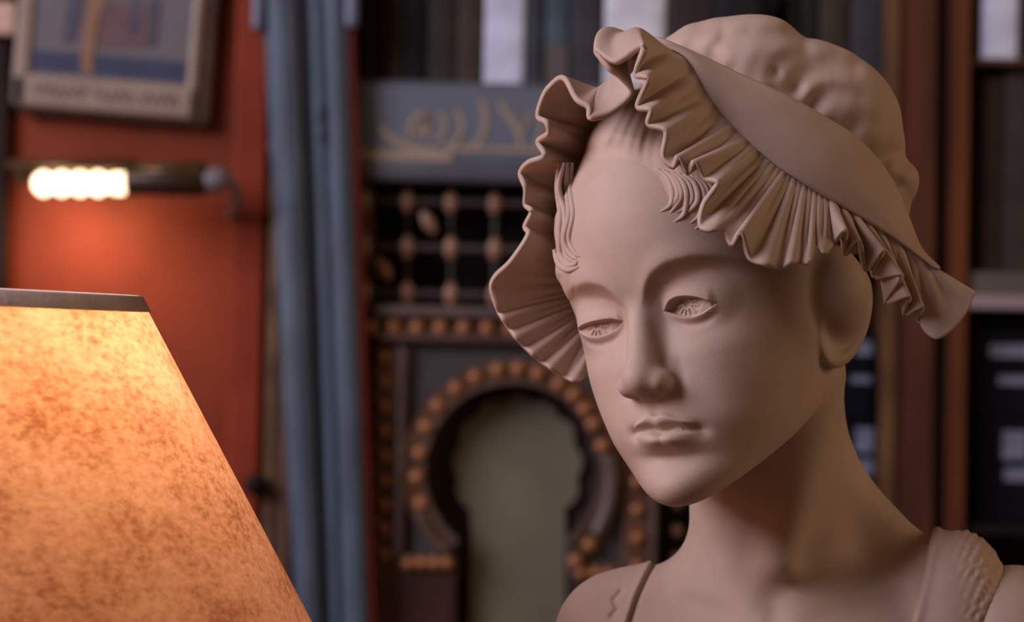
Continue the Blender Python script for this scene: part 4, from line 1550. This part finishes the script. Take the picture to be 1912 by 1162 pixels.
gl = nt.nodes.new('ShaderNodeBsdfGlossy'); gl.inputs['Roughness'].default_value = 0.28
ms2 = nt.nodes.new('ShaderNodeMixShader'); ms2.inputs[0].default_value = 0.035
nt.links.new(ms.outputs[0], ms2.inputs[1]); nt.links.new(gl.outputs[0], ms2.inputs[2])
nt.links.new(ms2.outputs[0], out.inputs['Surface'])

shade = link('lamp_shade', lathe_mesh('lamp_shade', [(r_bot + (r_top - r_bot) * k / 24, zb + h_sh * k / 24) for k in range(25)], 128), shade_m, lamp)
tilt = math.radians(1.6)
trim_m = mat('grey_brown_tape', (0.60, 0.49, 0.45), rough=0.7, noise=0.2, nscale=80, bump=0.2, bscale=400)


def tape(name, r, z0, z1, dr):
    t = 0.0012
    prof = [(r - dr * z0 * 0 + t, z0), (r + t + (r_top - r_bot) / h_sh * (z1 - z0), z1), (r - t + (r_top - r_bot) / h_sh * (z1 - z0), z1 + 0.0005), (r - t, z0), (r + t, z0)]
    return link(name, lathe_mesh(name, prof, 128), trim_m, shade)


r_at = lambda z: r_bot + (r_top - r_bot) * (z - zb) / h_sh
tape('rim_tape', r_at(zt - 0.0062), zt - 0.0062, zt + 0.0006, 0)
tape('rim_tape', r_at(zb), zb - 0.0006, zb + 0.007, 0)
piv = Matrix.Translation((0, 0, zt)) @ Matrix.Rotation(tilt, 4, 'Y') @ Matrix.Translation((0, 0, -zt))
shade.matrix_local = piv
ceram = mat('glazed_brown_ceramic', (0.12, 0.05, 0.025), rough=0.2, noise=0.3, nscale=10)
link('base', lathe_mesh('base', [(0, 0), (0.070, 0), (0.074, 0.006), (0.066, 0.018), (0.040, 0.028), (0.046, 0.05), (0.062, 0.09), (0.060, 0.13), (0.040, 0.165), (0.020, 0.185), (0.016, 0.20), (0, 0.20)], 40), ceram, lamp)
link('stem', lathe_mesh('stem', [(0, 0.19), (0.008, 0.19), (0.008, zt - 0.115), (0, zt - 0.115)], 16), brass, lamp)
link('socket', lathe_mesh('socket', [(0, zt - 0.13), (0.017, zt - 0.13), (0.019, zt - 0.10), (0.016, zt - 0.075), (0, zt - 0.075)], 20), brass_dark, lamp)
for k in range(3):
    a = 2 * math.pi * k / 3 + 0.5
    pts = [Vector((0, 0, zt - 0.01)), Vector((math.cos(a) * r_top * 0.98, math.sin(a) * r_top * 0.98, zt - 0.004))]
    link('spider_arm', tube_mesh('spider_arm', pts, 0.0018, n=6), brass, lamp)
for sg in (-1, 1):
    pts = [(0.012 * sg, 0, zt - 0.115), (0.034 * sg, 0, zt - 0.085), (0.036 * sg, 0, zt - 0.04), (0.018 * sg, 0, zt - 0.014), (0, 0, zt - 0.008)]
    link('harp', tube_mesh('harp', [Vector(p) for p in catmull(pts, 6)], 0.0015, n=6), brass, lamp)
bulb_m = mat('frosted_bulb', (1, 0.9, 0.75), rough=0.4, emit=(1.0, 0.62, 0.30), estr=8.0)
link('bulb', lathe_mesh('bulb', [(0, zt - 0.075), (0.013, zt - 0.075), (0.016, zt - 0.065), (0.027, zt - 0.045), (0.028, zt - 0.035), (0.022, zt - 0.022), (0.010, zt - 0.016), (0, zt - 0.015)], 24), bulb_m, lamp)
ld = bpy.data.lights.new('lamp_light', 'POINT')
ld.energy = 0.80
ld.color = (1.0, 0.60, 0.36)
ld.shadow_soft_size = 0.03
lo_ = bpy.data.objects.new('lamp_light', ld)
COL.objects.link(lo_)
lo_.parent = lamp
lo_.location = (0.045, -0.02, zt - 0.045)
